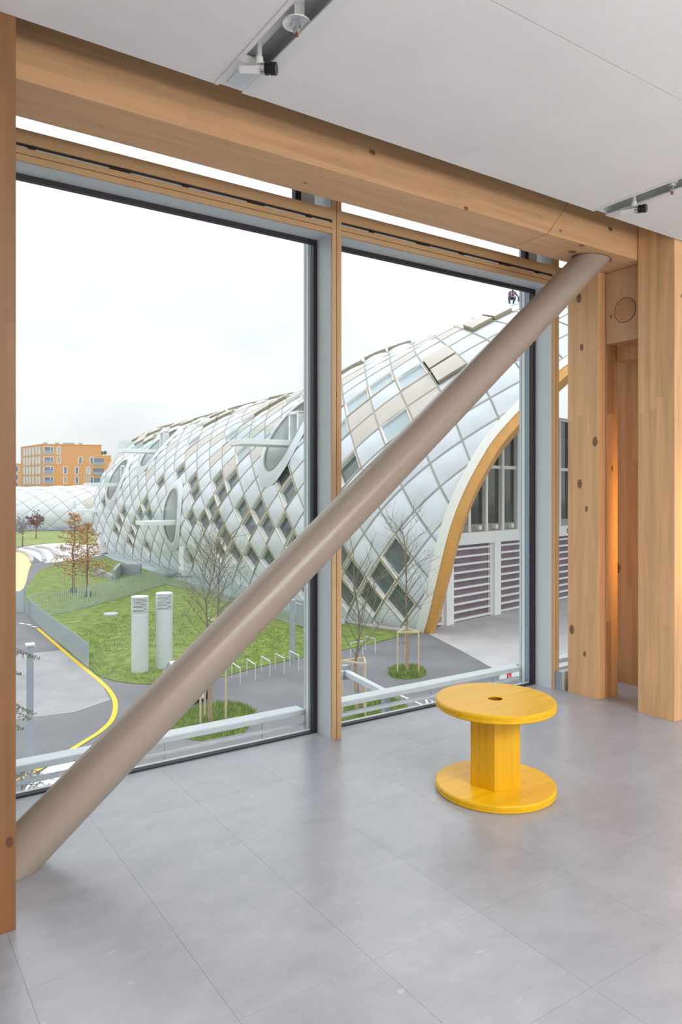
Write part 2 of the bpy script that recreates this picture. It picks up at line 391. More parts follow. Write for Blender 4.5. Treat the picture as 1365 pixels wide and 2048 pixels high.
# ceiling: white panels with a thin seam, two recessed tracks between them
ce = MB().box(X0, X1, YB, 2.67, CEIL + .16, CEIL + .20).build('ceiling', M['ceiling']); tag(ce, kind='structure')
TR = [(1.197, 1.363), (3.545, 3.715)]
for (a, b) in [(X0, TR[0][0]), (TR[0][1], TR[1][0]), (TR[1][1], X1)]:
    for (c, d) in [(YB, -1.2), (-1.197, 1.7045), (1.7085, 2.67)]:
        MB().box(a, b, c, d, CEIL, CEIL + .018).build('ceiling_panel', M['ceiling'], ce)
for k, (a, b) in enumerate(TR):
    t = empty('recessed_track', ((a + b) / 2, 2.65, CEIL))
    tag(t, ['recessed light track in the ceiling at upper left with a white end plate', 'recessed light track in the ceiling above the right wooden pillars'][k], 'light track', 'light tracks in the ceiling')
    m = MB(); m.box(a, a + .004, YB, 2.66, CEIL + .004, CEIL + .08); m.box(b - .004, b, YB, 2.66, CEIL + .004, CEIL + .08)
    m.box(a, b, YB, 2.66, CEIL + .08, CEIL + .084); m.box(a, b, 2.656, 2.66, CEIL + .004, CEIL + .08); m.build('channel', M['track'], t)
    MB().box(a - .004, a + .014, YB, 2.666, CEIL - .004, CEIL + .003).build('lip', M['trackw'], t)
    MB().box(b - .05, b + .004, YB, 2.666, CEIL - .004, CEIL + .003).build('lip', M['trackw'], t)
    MB().box(a + .05, a + .085, YB, 2.64, CEIL + .055, CEIL + .08).build('power_rail', M['trackw'], t)
    if k == 0:
        MB().box(a + .014, b - .05, 2.47, 2.655, CEIL - .002, CEIL + .03).build('end_plate', M['trackw'], t)
        MB().box(a + .032, b - .066, 2.50, 2.63, CEIL - .006, CEIL).build('grille', M['alu'], t)
def spotlight(p, ang, label):
    t = empty('spotlight', p); tag(t, label, 'spotlight', 'spotlights on the ceiling tracks')
    x, y, z = p
    MB().tube([(x, y, z), (x, y, z - .066)], .011, 12).build('stem', M['track'], t, smooth=True)
    MB().lathe([(.001, z - .06), (.015, z - .06), (.016, z - .08), (.012, z - .086), (.001, z - .087)], 16, (x, y, 0)).build('joint', M['trackw'], t, smooth=True)
    c, s = math.cos(ang), math.sin(ang); ax = Vector((c, s, -.10)); ax.normalize()
    b0 = Vector((x, y, z - .102)) - ax * .085
    MB().tube([b0, b0 + ax * .012, b0 + ax * .10], [.008, .018, .022], 4).build('driver_housing', M['trackw'], t, bevel=.002)
    MB().tube([b0 + ax * .095, b0 + ax * .112], [.021, .022], 20).build('lamp_head', M['chrome'], t, smooth=True)
    MB().tube([b0 + ax * .11, b0 + ax * .122, b0 + ax * .1225, b0 + ax * .13, b0 + ax * .1305, b0 + ax * .152], [.022, .022, .019, .019, .0225, .0225], 20).build('snoot', M['black'], t, smooth=True)
spotlight((1.262, 2.415, CEIL + .06), math.radians(-44), 'white spotlight with black snoot hanging from the left ceiling track')
spotlight((3.64, 2.46, CEIL + .06), math.radians(-72), 'small spotlight with black round lens on the right ceiling track')
def halogen(p, r, label):
    t = empty('halogen_lamp', p); tag(t, label, 'lamp', 'small lamps in the ceiling tracks'); x, y, z = p
    MB().box(x - .02, x + .02, y - .02, y + .02, z, z + .10).build('stem', M['track'], t)
    MB().lathe([(.012, z + .004), (r * .6, z - .002), (r, z - .014), (r * .98, z - .018), (r * .55, z - .008), (.012, z - .002)], 28, (x, y, 0)).build('reflector', M['lens'], t, smooth=True)
    MB().lathe([(.001, z), (.014, z), (.016, z - .02), (.012, z - .045), (.001, z - .05)], 14, (x, y, 0)).build('bulb', M['chrome'], t, smooth=True)
    MB().tube([(x, y, z - .05), (x, y, z - .06)], .006, 8).build('tip', M['copper'], t)
halogen((1.282, 2.175, CEIL + .022), .05, 'round glass reflector lamp in the left ceiling track')
halogen((3.645, 2.235, CEIL + .03), .02, 'tiny frosted lamp beside the small spotlight at right')

# ------------------------------------------------------------------ timber frame
bm_ = empty('timber_beam', (2.5, 3.1, 3.044)); tag(bm_, 'long knotty spruce beam running above the window under the ceiling', 'beam')
# a slanted scarf joint near the strut divides the beam; the two pieces are parts
SA = [(X0 + .1, 3.044), (3.50, 3.044), (3.92, 3.55), (X0 + .1, 3.55)]
SB = [(3.503, 3.044), (4.98, 3.044), (4.98, 3.55), (3.923, 3.55)]
for nm, pl in (('beam_piece', SA), ('beam_end_piece', SB)):
    m = MB(); n = len(pl)
    m.add([(x, 2.95, z) for x, z in pl] + [(x, 3.25, z) for x, z in pl],
          [tuple(range(n)), tuple(range(2 * n - 1, n - 1, -1))] + [(i, n + i, n + (i + 1) % n, (i + 1) % n) for i in range(n)])
    m.build(nm, M['beam'], bm_, bevel=.0015)
for x in (1.0, 2.0):                                         # half-visible wooden plugs at the beam's top edge
    MB().lathe([(.001, 2.9485), (.052, 2.9485), (.052, 2.96)], 28, (x, 0, 3.285), axis='Y').build('plug', M['board'], bm_, smooth=False)

def pillar(name, x0, x1, y0, y1, z1, m, label, xs_split=None):
    t = empty(name, ((x0 + x1) / 2, (y0 + y1) / 2, 0)); tag(t, label, 'pillar')
    MB().box(x0, x1, y0, y1, 0, z1).build('shaft', m, t, bevel=.002)
    return t
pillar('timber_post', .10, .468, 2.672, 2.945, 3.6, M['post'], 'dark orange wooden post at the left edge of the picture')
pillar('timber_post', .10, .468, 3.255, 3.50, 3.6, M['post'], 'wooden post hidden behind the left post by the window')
pa = pillar('timber_pillar', 4.41, 4.495, 3.268, 3.53, 3.6, M['pillar'], 'pale spruce pillar nearest the glass, just right of the yellow spool')
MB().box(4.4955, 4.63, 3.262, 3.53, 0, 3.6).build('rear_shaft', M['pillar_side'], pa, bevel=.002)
MB().box(4.506, 4.581, 3.2585, 3.263, 2.04, 2.53).build('notch_shade', M['strip'], pa, bevel=.001)  # thin dark strip standing in for a shaded notch
MB().box(4.50, 4.55, 3.2585, 3.263, .0, .55).build('notch_shade', M['strip'], pa, bevel=.001)  # second strip, painting the dark part near the floor
pillar('timber_pillar', 4.402, 4.70, 2.682, 2.945, 3.6, M['pillar'], 'tall spruce pillar at the right edge, nearer the viewer')
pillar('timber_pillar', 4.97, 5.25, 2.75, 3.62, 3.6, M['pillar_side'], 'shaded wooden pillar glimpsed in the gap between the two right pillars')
bd = empty('header_board', (4.53, 3.1, 2.535)); tag(bd, 'wooden header board with a round plug between the two right pillars', 'board')
MB().box(4.49, 4.585, 2.947, 3.258, 2.535, 3.042).build('board', M['board'], bd, bevel=.002)
MB().lathe([(.001, 4.4885), (.083, 4.4885), (.085, 4.495)], 40, (0, 3.105, 2.75), axis='X').build('round_plug', M['plug'], bd)
MB().lathe([(.084, 4.4893), (.0875, 4.4893), (.0875, 4.495)], 40, (0, 3.105, 2.75), axis='X').build('plug_seam', M['dark'], bd)
tag(MB().box(4.60, 4.968, 2.96, 3.25, 2.42, 2.53).build('cross_piece', M['pillar_side'], bevel=.002), 'short wooden cross piece behind the header board', 'board')

# ------------------------------------------------------------------ round strut
st = empty('steel_strut', (.50, 3.10, 0)); tag(st, 'thick beige-white round strut slanting from floor up to the beam', 'strut')
A, B_ = Vector((.485, 3.095, 0)), Vector((4.125, 3.105, 3.044)); axd = (B_ - A).normalized(); R = .098
sd = Vector((0, 1, 0)); sd = (sd - axd * sd.dot(axd)).normalized(); up = axd.cross(sd)
m = MB(); lo, hi = [], []
for j in range(48):
    a = 2 * PI * j / 48; o = sd * math.cos(a) * R + up * math.sin(a) * R
    p = A + o; lo.append(p + axd * ((.001 - p.z) / axd.z)); p = B_ + o; hi.append(p + axd * ((3.043 - p.z) / axd.z))
m.grid([lo + [lo[0]], hi + [hi[0]]]); m.build('tube', M['strut'], st, smooth=True)
rm = MB(); ctr = (B_ + axd * 0)
rm.grid([[Vector((h.x, h.y, 3.0435)) for h in hi + [hi[0]]], [Vector((B_.x + (h.x - B_.x) * 1.045, B_.y + (h.y - B_.y) * 1.045, 3.0415)) for h in hi + [hi[0]]]])
rm.build('collar_gap', M['dark'], st)

# ------------------------------------------------------------------ glazed facade
MX = [-1.54 + 1.98 * k for k in range(6)]
for k in range(5):
    a, b = MX[k] + .033, MX[k + 1] - .033
    w = empty('window_%d' % (k + 1), ((a + b) / 2, 3.7, 0)); tag(w, kind='structure')
    # black gasket round the pane
    g = MB(); g.box(a, b, 3.80, 3.84, -.004, .009); g.box(a, b, 3.80, 3.83, 3.006, 3.06); g.box(b - .026, b, 3.80, 3.84, .009, 3.006); g.box(a, a + .026, 3.80, 3.84, .009, 3.006)
    g.build('gasket', M['gasket'], w)
    g = MB(); g.box(a, b, 3.842, 3.88, -.06, .004); g.box(a, b, 3.842, 3.90, 3.05, 3.10); g.build('outer_frame', M['alu'], w)
    MB().box(a + .02, b - .02, 3.815, 3.827, .004, 3.01).build('pane', M['glass'], w)
    MB().box(a, b, 3.645, 3.80, 3.032, 3.056).build('head', M['alu'], w)
    # champagne transom: two lower strips, a ventilation slot, an upper band
    MB().box(a, b, 3.63, 3.645, 3.024, 3.0535).build('transom_strip', M['champ'], w)
    MB().box(a, b, 3.63, 3.645, 3.0575, 3.086).build('transom_strip', M['champ'], w)
    MB().box(a, b, 3.637, 3.644, 3.0535, 3.0575).build('groove', M['dark'], w)
    MB().box(a, b, 3.63, 3.66, 3.108, 3.172).build('transom_band', M['champ'], w)
    MB().box(a, b, 3.652, 3.80, 3.06, 3.101).build('slot_back', M['alu'], w)
    for q in range(5):
        xx = a + .22 + q * .38; MB().box(xx, xx + (.1 if q % 2 else .03), 3.634, 3.652, 3.0865, 3.106).build('slot_clip', M['gasket'], w)
    MB().box(a, b, 3.640, 3.69, 3.1015, 3.108).build('slot_lip', M['gasket'], w)
    MB().box(a + .02, b - .02, 3.74, 3.752, 3.165, 3.63).build('upper_pane', M['glass'], w)
    g = MB(); g.box(b - .20, b - .16, 3.725, 3.765, 3.165, 3.62); g.build('upper_gasket', M['gasket'], w)
    MB().box(b - .16, b - .06, 3.735, 3.76, 3.165, 3.62).build('upper_panel', M['alu'], w)
for k, x in enumerate(MX):
    c = empty('mullion', (x, 3.72, 0))
    tag(c, ['pale metal mullion far left behind the post', 'pale metal mullion behind the left wooden post', 'pale metal mullion with champagne front strip in the middle of the window', 'pale metal mullion with champagne front strip beside the right pillars', 'pale metal mullion hidden behind the right pillars', 'pale metal mullion at the far right end of the glass'][k], 'mullion', 'window mullions')
    MB().box(x - .032, x + .032, 3.646, 3.842, 0, 3.62).build('box_profile', M['alu'], c)
    MB().box(x - .033, x - .004, 3.63, 3.646, 0, 3.62).build('front_strip', M['champ'], c)
    MB().box(x + .001, x + .033, 3.63, 3.646, 0, 3.62).build('front_strip', M['champ'], c)
    MB().box(x - .004, x + .001, 3.638, 3.646, 0, 3.62).build('front_groove', M['dark'], c)
    MB().box(x - .030, x + .030, 3.845, 3.868, -.3, 3.62).build('outer_profile', M['white'], c)
    MB().box(x - .026, x + .026, 3.868, 3.912, -.3, 3.62).build('fin_web', M['alu2'], c)
    MB().box(x - .029, x + .029, 3.912, 3.938, -.3, 3.62).build('fin_flange', M['white'], c)
    MB().box(x - .026, x + .026, 3.938, 3.943, -.3, 3.62).build('fin_seam', M['gasket'], c)
    MB().box(x - .029, x + .029, 3.943, 3.966, -.3, 3.62).build('fin_tip', M['alu'], c)
cb = empty('floor_convector', (4.9, 3.66, 0)); tag(cb, 'low grey metal box on the floor at the foot of the right mullion', 'convector')
MB().box(4.385, 4.405, 3.575, 3.628, 0, .135).build('end_plate', M['alu2'], cb); MB().box(4.405, 6.3, 3.575, 3.628, 0, .135).build('casing', M['alu'], cb)

# rails outside the glass
for k in range(5):
    a, b = MX[k] + .03, MX[k + 1] - .03
    t = empty('guard_rail', ((a + b) / 2, 4.12, 0)); tag(t, ['galvanised guard rail outside, left of the wooden post', 'galvanised double guard rail outside the left window bay', 'galvanised double guard rail outside the right window bay, behind the spool', 'galvanised guard rail outside, behind the right pillars', 'galvanised guard rail outside at the far right end'][k], 'rail', 'guard rails outside the windows')
    MB().box(a, b, 3.95, 4.055, .068, .105).build('top_rail', M['galv'], t, bevel=.006)
    MB().box(a, b, 3.95, 3.985, .003, .025).build('lower_rail', M['galv'], t, bevel=.004)
    for xx in (a + .25, a + 1.0, b - .3):
        MB().box(xx - .0025, xx + .0025, 3.958, 3.963, -.30, .068).build('wire', M['galvd'], t)
    MB().box(a, b, 3.95, 4.03, -.36, -.30).build('base_rail', M['galvd'], t)

# ------------------------------------------------------------------ yellow cable-drum stool
sp = empty('spool_table', (2.68, 2.59, 0)); tag(sp, 'yellow stained wooden cable spool stool on the grey tiled floor', 'stool')
c0 = (2.68, 2.59)
def disc(z0, z1, r, hole):
    m = MB(); bv = .006
    prof = [(hole, z0), (r - bv, z0), (r, z0 + bv), (r, (z0 + z1) / 2 - .0015), (r - .002, (z0 + z1) / 2 - .001), (r - .002, (z0 + z1) / 2 + .001), (r, (z0 + z1) / 2 + .0015), (r, z1 - bv), (r - bv, z1), (hole + .003, z1), (hole, z1 - .003), (hole, z0)]
    return m.lathe(prof, 72, (c0[0], c0[1], 0))
disc(0, .038, .297, .03).build('base_disc', M['spool'], sp, smooth=True)
disc(.412, .452, .297, .036).build('top_disc', M['spool'], sp, smooth=True)
MB().lathe([(.0355, .40), (.0355, .448)], 32, (c0[0], c0[1], 0)).build('hole_lining', M['hole'], sp, smooth=True)
cor = empty('core', (0, 0, 0), sp)
Rh = .137; fa = math.atan2(-c0[1], -c0[0])                           # towards the viewer
hexa = [fa + math.radians(a) for a in (-60.5, -1.5, 60.5, 120, 180, 240)]
def hp(a, r=Rh): return (c0[0] + r * math.cos(a), c0[1] + r * math.sin(a))
for i in range(6):
    a, b = hexa[i], hexa[(i + 1) % 6]
    if i == 5: b += 0
    p, q, pi, qi = hp(a), hp(b), hp(a, Rh - .035), hp(b, Rh - .035)
    pts = [(p, q, pi, qi)]
    if i == 0 or i == 5:
        mid = lambda u, v, t: (u[0] + (v[0] - u[0]) * t, u[1] + (v[1] - u[1]) * t)
        if i == 0: pts = [(p, mid(p, q, .345), pi, mid(pi, qi, .345)), (mid(p, q, .352), q, mid(pi, qi, .352), qi)]
    for (p, q, pi, qi) in pts:
        MB().prism([p, q, qi, pi], .038, .412).build('board', M['spool_v'], cor, bevel=.0015)

# ================================================================== OUTDOORS
GZ = -8.0
def poly(name, pts, z0, z1, m, parent=None):
    return MB().prism([(p[0], p[1]) for p in pts], z0, z1).build(name, m, parent)
def gpoly(px_, z): return [gp(u, v, z) for u, v in px_]
gr = MB().prism([W(-400, -20, 0)[:2], W(400, -20, 0)[:2], W(900, 1600, 0)[:2], W(-1500, 1600, 0)[:2]], GZ - .5, GZ).build('ground', M['asphalt']); tag(gr, kind='structure')
# hills on the horizon
hm = MB(); rows = []
for i in range(60):
    r = -1900 + i * 60; h = 62 + 16 * math.sin(i * .35) + 8 * math.sin(i * .9 + 1); rows.append([W(r, 1500, GZ - 3), W(r, 1540, GZ + h * .6), W(r, 1580, GZ + h * .93), W(r, 1640, GZ + h), W(r, 1900, GZ + h * .8), W(r, 2100, GZ)])
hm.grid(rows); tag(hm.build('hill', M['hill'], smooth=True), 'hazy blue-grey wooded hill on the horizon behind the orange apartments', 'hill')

def smooth_poly(pts, n=6, closed=True):
    P = [Vector((p[0], p[1])) for p in pts]; out = []; L = len(P)
    for i in range(L if closed else L - 1):
        if closed: a, b, c, d = P[i - 1], P[i], P[(i + 1) % L], P[(i + 2) % L]
        else: a, b, c, d = P[max(i - 1, 0)], P[i], P[i + 1], P[min(i + 2, L - 1)]
        for k in range(n):
            t = k / n; out.append(.5 * ((2 * b) + (c - a) * t + (2 * a - 5 * b + 4 * c - d) * t * t + (3 * b - a - 3 * c + d) * t ** 3))
    if not closed: out.append(P[-1])
    return out
# forecourt, lawns, paths
fc = poly('trim_2', gpoly([(858, 1268), (880, 1252), (1000, 1215), (1130, 1190), (1330, 1185), (1400, 1420), (1180, 1400), (985, 1336), (920, 1300)], GZ), GZ, GZ + .015, M['concrete']); tag(fc, kind='structure')
LW = [(52, 1182), (58, 1222), (85, 1257), (130, 1298), (178, 1335), (200, 1353), (250, 1366), (320, 1369), (400, 1362), (455, 1352), (520, 1334), (605, 1316), (660, 1306), (735, 1290), (800, 1274), (842, 1266), (780, 1262), (690, 1248), (600, 1226), (500, 1198), (420, 1172), (345, 1150), (250, 1121), (215, 1116), (150, 1122), (110, 1131), (82, 1140), (66, 1158)]
lp = [gp(u, v, GZ) for u, v in LW]
lm = MB()
lawn_out = smooth_poly(lp, 4)
cen = sum((Vector((p[0], p[1])) for p in lawn_out), Vector((0, 0))) / len(lawn_out)
lawn = MB().prism(lawn_out, GZ, GZ + .05).build('lawn', M['lawn']); tag(lawn, kind='structure')
# low grassed mound under the vent pipes
mc = gp(305, 1318, GZ); rows = []
for i in range(9):
    t = i / 8; rows.append([Vector((mc.x + math.cos(a) * t * 3.3 * (1 + .12 * math.sin(3 * a)), mc.y + math.sin(a) * t * 3.3, GZ + .051 + .38 * (math.cos(t * PI) * .5 + .5))) for a in [2 * PI * k / 28 for k in range(29)]])
MB().grid(rows).build('mound', M['lawn'], lawn, smooth=True)
rnd = random.Random(3)
def blades(polyw, n, h, parent, zb, name='grass_blades'):
    xs_ = [p[0] for p in polyw]; ys_ = [p[1] for p in polyw]; m = MB(); k = 0
    def inside(x, y):
        c = False; j = len(polyw) - 1
        for i in range(len(polyw)):
            if (polyw[i][1] > y) != (polyw[j][1] > y) and x < (polyw[j][0] - polyw[i][0]) * (y - polyw[i][1]) / (polyw[j][1] - polyw[i][1]) + polyw[i][0]: c = not c
            j = i
        return c
    while k < n:
        x, y = rnd.uniform(min(xs_), max(xs_)), rnd.uniform(min(ys_), max(ys_))
        if not inside(x, y): continue
        a = rnd.uniform(0, 2 * PI); w = .022; hh = h * rnd.uniform(.5, 1.2); lx, ly = rnd.uniform(-.6, .6) * hh, rnd.uniform(-.6, .6) * hh
        m.add([(x - w * math.cos(a), y - w * math.sin(a), zb), (x + w * math.cos(a), y + w * math.sin(a), zb), (x + lx, y + ly, zb + hh)], [(0, 1, 2)]); k += 1
    o = m.build(name, M['blade'], parent, fix=False); o['kind'] = 'stuff'; return o
near_lawn = smooth_poly([gp(u, v, GZ) for u, v in [(178, 1333), (200, 1352), (250, 1365), (320, 1368), (400, 1361), (455, 1351), (520, 1333), (605, 1315), (680, 1296), (605, 1262), (520, 1250), (420, 1238), (300, 1225), (180, 1255), (140, 1296)]], 3)
blades(near_lawn, 9000, .13, lawn, GZ + .04)
def island(pts, label, n=2500, h=.22):
    p = smooth_poly([gp(u, v, GZ) for u, v in pts], 4)
    c = sum((Vector((q[0], q[1])) for q in p), Vector((0, 0))) / len(p)
    t = empty('grass_island', (c.x, c.y, GZ)); tag(t, label, 'grass')
    MB().prism(p, GZ + .002, GZ + .06).build('turf', M['lawn'], t); blades(p, n, h, t, GZ + .05)
island([(340, 1452), (372, 1425), (430, 1408), (490, 1412), (513, 1430), (500, 1452), (470, 1475), (400, 1482), (350, 1470)], 'grass bed around the staked tree behind the white strut', 3500)
island([(683, 1430), (690, 1405), (740, 1395), (795, 1402), (815, 1420), (790, 1440), (730, 1452), (690, 1450)], 'grass bed around the bare tree just right of the middle mullion', 2500)
island([(777, 1345), (795, 1336), (830, 1335), (850, 1344), (848, 1353), (815, 1359), (785, 1355)], 'small round tuft of grass around the tree beside the arch', 1800, .26)
def flat(name, pxs, m, z, n=4, label=None, cat=None, kind='structure', closed=True, h=.012):
    o = poly(name, smooth_poly([gp(u, v, GZ) for u, v in pxs], n) if n > 1 else gpoly(pxs, GZ), z, z + h, m)
    tag(o, label, cat, kind=kind); return o
flat('trim_3', [(20, 1180), (47, 1178), (58, 1140), (63, 1126), (52, 1110), (30, 1104), (0, 1106), (-10, 1150)], M['gravel'], GZ + .03, 3)
flat('trim_4', [(200, 1108), (214, 1107), (359, 1149), (500, 1190), (600, 1219), (690, 1243), (690, 1250), (600, 1231), (500, 1206), (359, 1160), (230, 1121)], M['walk'], GZ + .055, 1)
fl2 = flat('trim_5', [(30, 1100), (60, 1092), (110, 1087), (160, 1088), (205, 1096), (214, 1108), (150, 1119), (92, 1126), (66, 1112), (45, 1104)], M['slab'], GZ + .02, 3)
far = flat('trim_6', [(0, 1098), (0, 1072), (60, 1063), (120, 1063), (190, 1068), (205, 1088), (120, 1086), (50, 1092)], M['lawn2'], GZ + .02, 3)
# curved stone steps beside the gravel path
for k, pts in enumerate([[(33, 1103), (50, 1108), (62, 1117), (64, 1127)], [(48, 1098), (68, 1101), (84, 1108), (89, 1124)], [(72, 1096), (92, 1098), (106, 1104), (112, 1118)]]):
    c = smooth_poly([gp(u, v, GZ) for u, v in pts], 5, closed=False); m = MB()
    for a, b in zip(c[:-1], c[1:]): m.bar((a.x, a.y, GZ + .2), (b.x, b.y, GZ + .2), .45, .36)
    tag(m.build('stone_step', M['concrete']), ['lowest curved stone step beside the yellow gravel path', 'middle curved stone step of the far seating steps', 'uppermost curved stone step near the orange trees'][k], 'step')
# painted lines
def line(name, pts, w, m, label, cat='road marking'):
    c = smooth_poly([gp(u, v, GZ) for u, v in pts], 8, closed=False); L, Rr = [], []
    for i, p in enumerate(c):
        t = (c[min(i + 1, len(c) - 1)] - c[max(i - 1, 0)]).normalized(); n = Vector((-t.y, t.x)) * w / 2
        L.append((p.x + n.x, p.y + n.y, GZ + .022)); Rr.append((p.x - n.x, p.y - n.y, GZ + .022))
    tag(MB().grid([L, Rr]).build(name, m), label, cat)
line('yellow_line', [(75, 1257), (120, 1296), (165, 1334), (205, 1367), (226, 1393), (231, 1415), (224, 1440), (203, 1462), (172, 1482), (140, 1502), (100, 1527), (34, 1562)], .21, M['yellow'], 'curving yellow line painted on the dark asphalt')
for i, (u, v) in enumerate([(44, 1247.5), (58, 1250), (69, 1254)]):
    line('white_dash', [(u - 5, v - .8), (u + 5, v + 1)], .22, M['whitepaint'], ['leftmost white dash on the asphalt by the fence', 'middle white dash on the asphalt by the fence', 'white dash touching the end of the yellow line'][i])
line('white_line', [(800, 1391), (840, 1408), (858, 1415)], .13, M['whitepaint'], 'white parking line seen below the rail left of the spool')
line('white_line', [(862, 1400), (872, 1416)], .10, M['whitepaint'], 'short white parking line right beside the spool top')
line('white_line', [(852, 1399), (858, 1414)], .10, M['whitepaint'], 'short white parking line just left of its twin by the spool')
flat('trim_7', [(60, 1562), (100, 1533), (150, 1522), (160, 1640), (60, 1680), (20, 1640)], M['slab'], GZ + .018, 1)
flat('trim_8', [(30, 1310), (130, 1300), (205, 1372), (222, 1400), (150, 1425), (30, 1440)], M['glare_patch'], GZ + .004, 1)  # pale sheet painting the glare on the asphalt

# ------------------------------------------------------------------ the great lattice shell
PHI0 = -.38
def cr(P, n=40):
    P = np.array(P, float); Q = np.vstack([2 * P[0] - P[1], P, 2 * P[-1] - P[-2]]); out = []
    for i in range(1, len(Q) - 2):
        for t in np.linspace(0, 1, n, endpoint=False):
            a, b, c, d = Q[i - 1:i + 3]; out.append(.5 * ((2 * b) + (-a + c) * t + (2 * a - 5 * b + 4 * c - d) * t * t + (-a + 3 * b - 3 * c + d) * t ** 3))
    out.append(P[-1]); return np.array(out)
class Shell:
    """a vault over a curved base line; addressed by metres along the base (s) and metres up the skin (q)"""
    def __init__(self, pts, s0, Sk, Hk, Wk, tail=1.95):
        C = cr(pts); L = np.concatenate([[0], np.cumsum(np.linalg.norm(np.diff(C, axis=0), axis=1))])
        L = L - L[np.argmin(np.linalg.norm(C - np.array(s0), axis=1))]
        self.S = np.linspace(L[0], L[-1], 300); S = self.S
        self.B = np.stack([np.interp(S, L, C[:, 0]), np.interp(S, L, C[:, 1])], 1)
        T = np.gradient(self.B, axis=0); k = np.ones(25) / 25; Tp = np.pad(T, ((12, 12), (0, 0)), mode='edge')
        T = np.stack([np.convolve(Tp[:, i], k, 'valid') for i in (0, 1)], 1); T /= np.linalg.norm(T, axis=1)[:, None]
        N = np.stack([T[:, 1], -T[:, 0]], 1); N *= np.sign((N * self.B).sum(1))[:, None]
        self.T, self.N = T, N
        self.H = np.interp(S, Sk, Hk); self.Wd = np.interp(S, [S[0], 0, 60, S[-1]], Wk)
        self.PH = np.linspace(PHI0, tail, 160)
    def prof(self, s):
        H, Wd = np.interp(s, self.S, self.H), np.interp(s, self.S, self.Wd)
        x = Wd * (math.cos(PHI0) - np.cos(self.PH)); z = H * (np.sin(self.PH) - math.sin(PHI0)) / (1 - math.sin(PHI0))
        q = np.concatenate([[0], np.cumsum(np.hypot(np.diff(x), np.diff(z)))])
        return x, z, q
    def raw(self, s, q):
        key = round(s, 3)
        if not hasattr(self, 'c'): self.c = {}
        if key not in self.c: self.c[key] = self.prof(s)
        x, z, qq = self.c[key]
        xx, zz = np.interp(q, qq, x), np.interp(q, qq, z)
        b = [np.interp(s, self.S, self.B[:, i]) for i in (0, 1)]; n = [np.interp(s, self.S, self.N[:, i]) for i in (0, 1)]
        return W(b[0] + n[0] * xx, b[1] + n[1] * xx, zz + GZ)
    def qmax(self, s): return self.prof(s)[2][-1]
    def normal(self, s, q):
        e = .15; a = self.raw(s + e, q) - self.raw(s - e, q); b = self.raw(s, q + e) - self.raw(s, max(0, q - e))
        n = a.cross(b).normalized()
        o = self.out(s)
        if n.dot(o + Vector((0, 0, .6))) < 0: n = -n
        return n
    def out(self, s):
        n = [np.interp(s, self.S, self.N[:, i]) for i in (0, 1)]; return (W(-n[0], -n[1], 0) - W(0, 0, 0)).normalized()
    def tan(self, s):
        n = [np.interp(s, self.S, self.T[:, i]) for i in (0, 1)]; return (W(n[0], n[1], 0) - W(0, 0, 0)).normalized()
    def P(self, s, q, off=0.):
        p = self.raw(s, q)
        return p + self.normal(s, q) * off if off else p
SH = Shell([(34, 46.5), (27, 45.6), (20, 45.2), (13, 45.8), (5.5, 48.2), (0, 52.8), (-8.2, 65.6), (-18.2, 81.8), (-28, 97.5), (-36.6, 110.5), (-38.6, 120), (-34, 129), (-26, 135)], (5.5, 48.2),
           [-29, -20.2, -11.3, -2.5, 6.3, 15.1, 24, 32.8, 41.6, 50.5, 59.3, 68.1, 77], [22.4, 24.0, 25.62, 24.6, 23.36, 22.94, 21.85, 20.7, 20.76, 20.47, 20.18, 19.87, 19.59], [19, 19, 16, 12])
# arch opening: height of its edge above the base along s<0
AR_S = [-28.5, -26.5, -24, -21.5, -19, -16.5, -14, -11.5, -9.1, -6.2, -5.33, -4.52, -3.8, -3.23, -2.67, -2.09, -1.43, -.96, -.5, -.2, 0]
AR_Q = [0, 5.5, 10.5, 14.5, 17.6, 19.4, 20.0, 19.6, 18.21, 14.93, 13.86, 12.75, 11.41, 10.21, 8.84, 7.08, 4.51, 2.81, 1.3, .5, 0]
def arch(s): return float(np.interp(s, AR_S, AR_Q)) if -28.5 < s < 0 else -1e3
def gcut(s, q):                    # signed distance-ish to the arch edge, positive outside the opening
    if s >= 0: return 1.0 + s
    if s <= -28.5: return 1.0
    sl = (arch(s + .05) - arch(s - .05)) / .1 if -28.4 < s < -.05 else 6.
    return max(-5, min((q - arch(s)) / math.hypot(1, sl), 5))
SEND = 76.5
EYES = [(17.03, 14.75, 2.5, 3.5), (40.34, 6.81, 2.2, 2.9), (57.35, 16.34, 2.6, 3.4), (66.4, 11.2, 2.3, 3.0)]
# index warp: cells are narrower near the arch
ss = np.linspace(-29, 90, 2400); aw = np.interp(ss, [-29, -5, 2.5, 10, 20, 50, 90], [1.5, 1.3, 1.12, 1.44, 1.8, 1.85, 1.85])
ii = np.concatenate([[0], np.cumsum(np.diff(ss) / aw[:-1])]); ii -= np.interp(2.5, ss, ii)
I20 = float(np.interp(20, ss, ii))
def s_of(i):
    if i < ii[0]: return -29 + (i - ii[0]) * 1.5
    return float(np.interp(i, ii, ss))
def node(i, j):                    # grid lines fan out above the arch foot
    s0 = s_of(i); q = q_of(s0, j); s1 = s0 if i > I20 else 20 - (I20 - i) * 1.82
    w = min(1, max(0, (q - 7) / 18)); w = w * w * (3 - 2 * w)
    return (s0 + (s1 - s0) * w, q)
def q_of(s, j): return float(np.interp(s, [0, 20, 60], [.55, 1.10, 1.1])) + j * float(np.interp(s, [0, 20, 60], [1.55, 1.36, 1.34]))
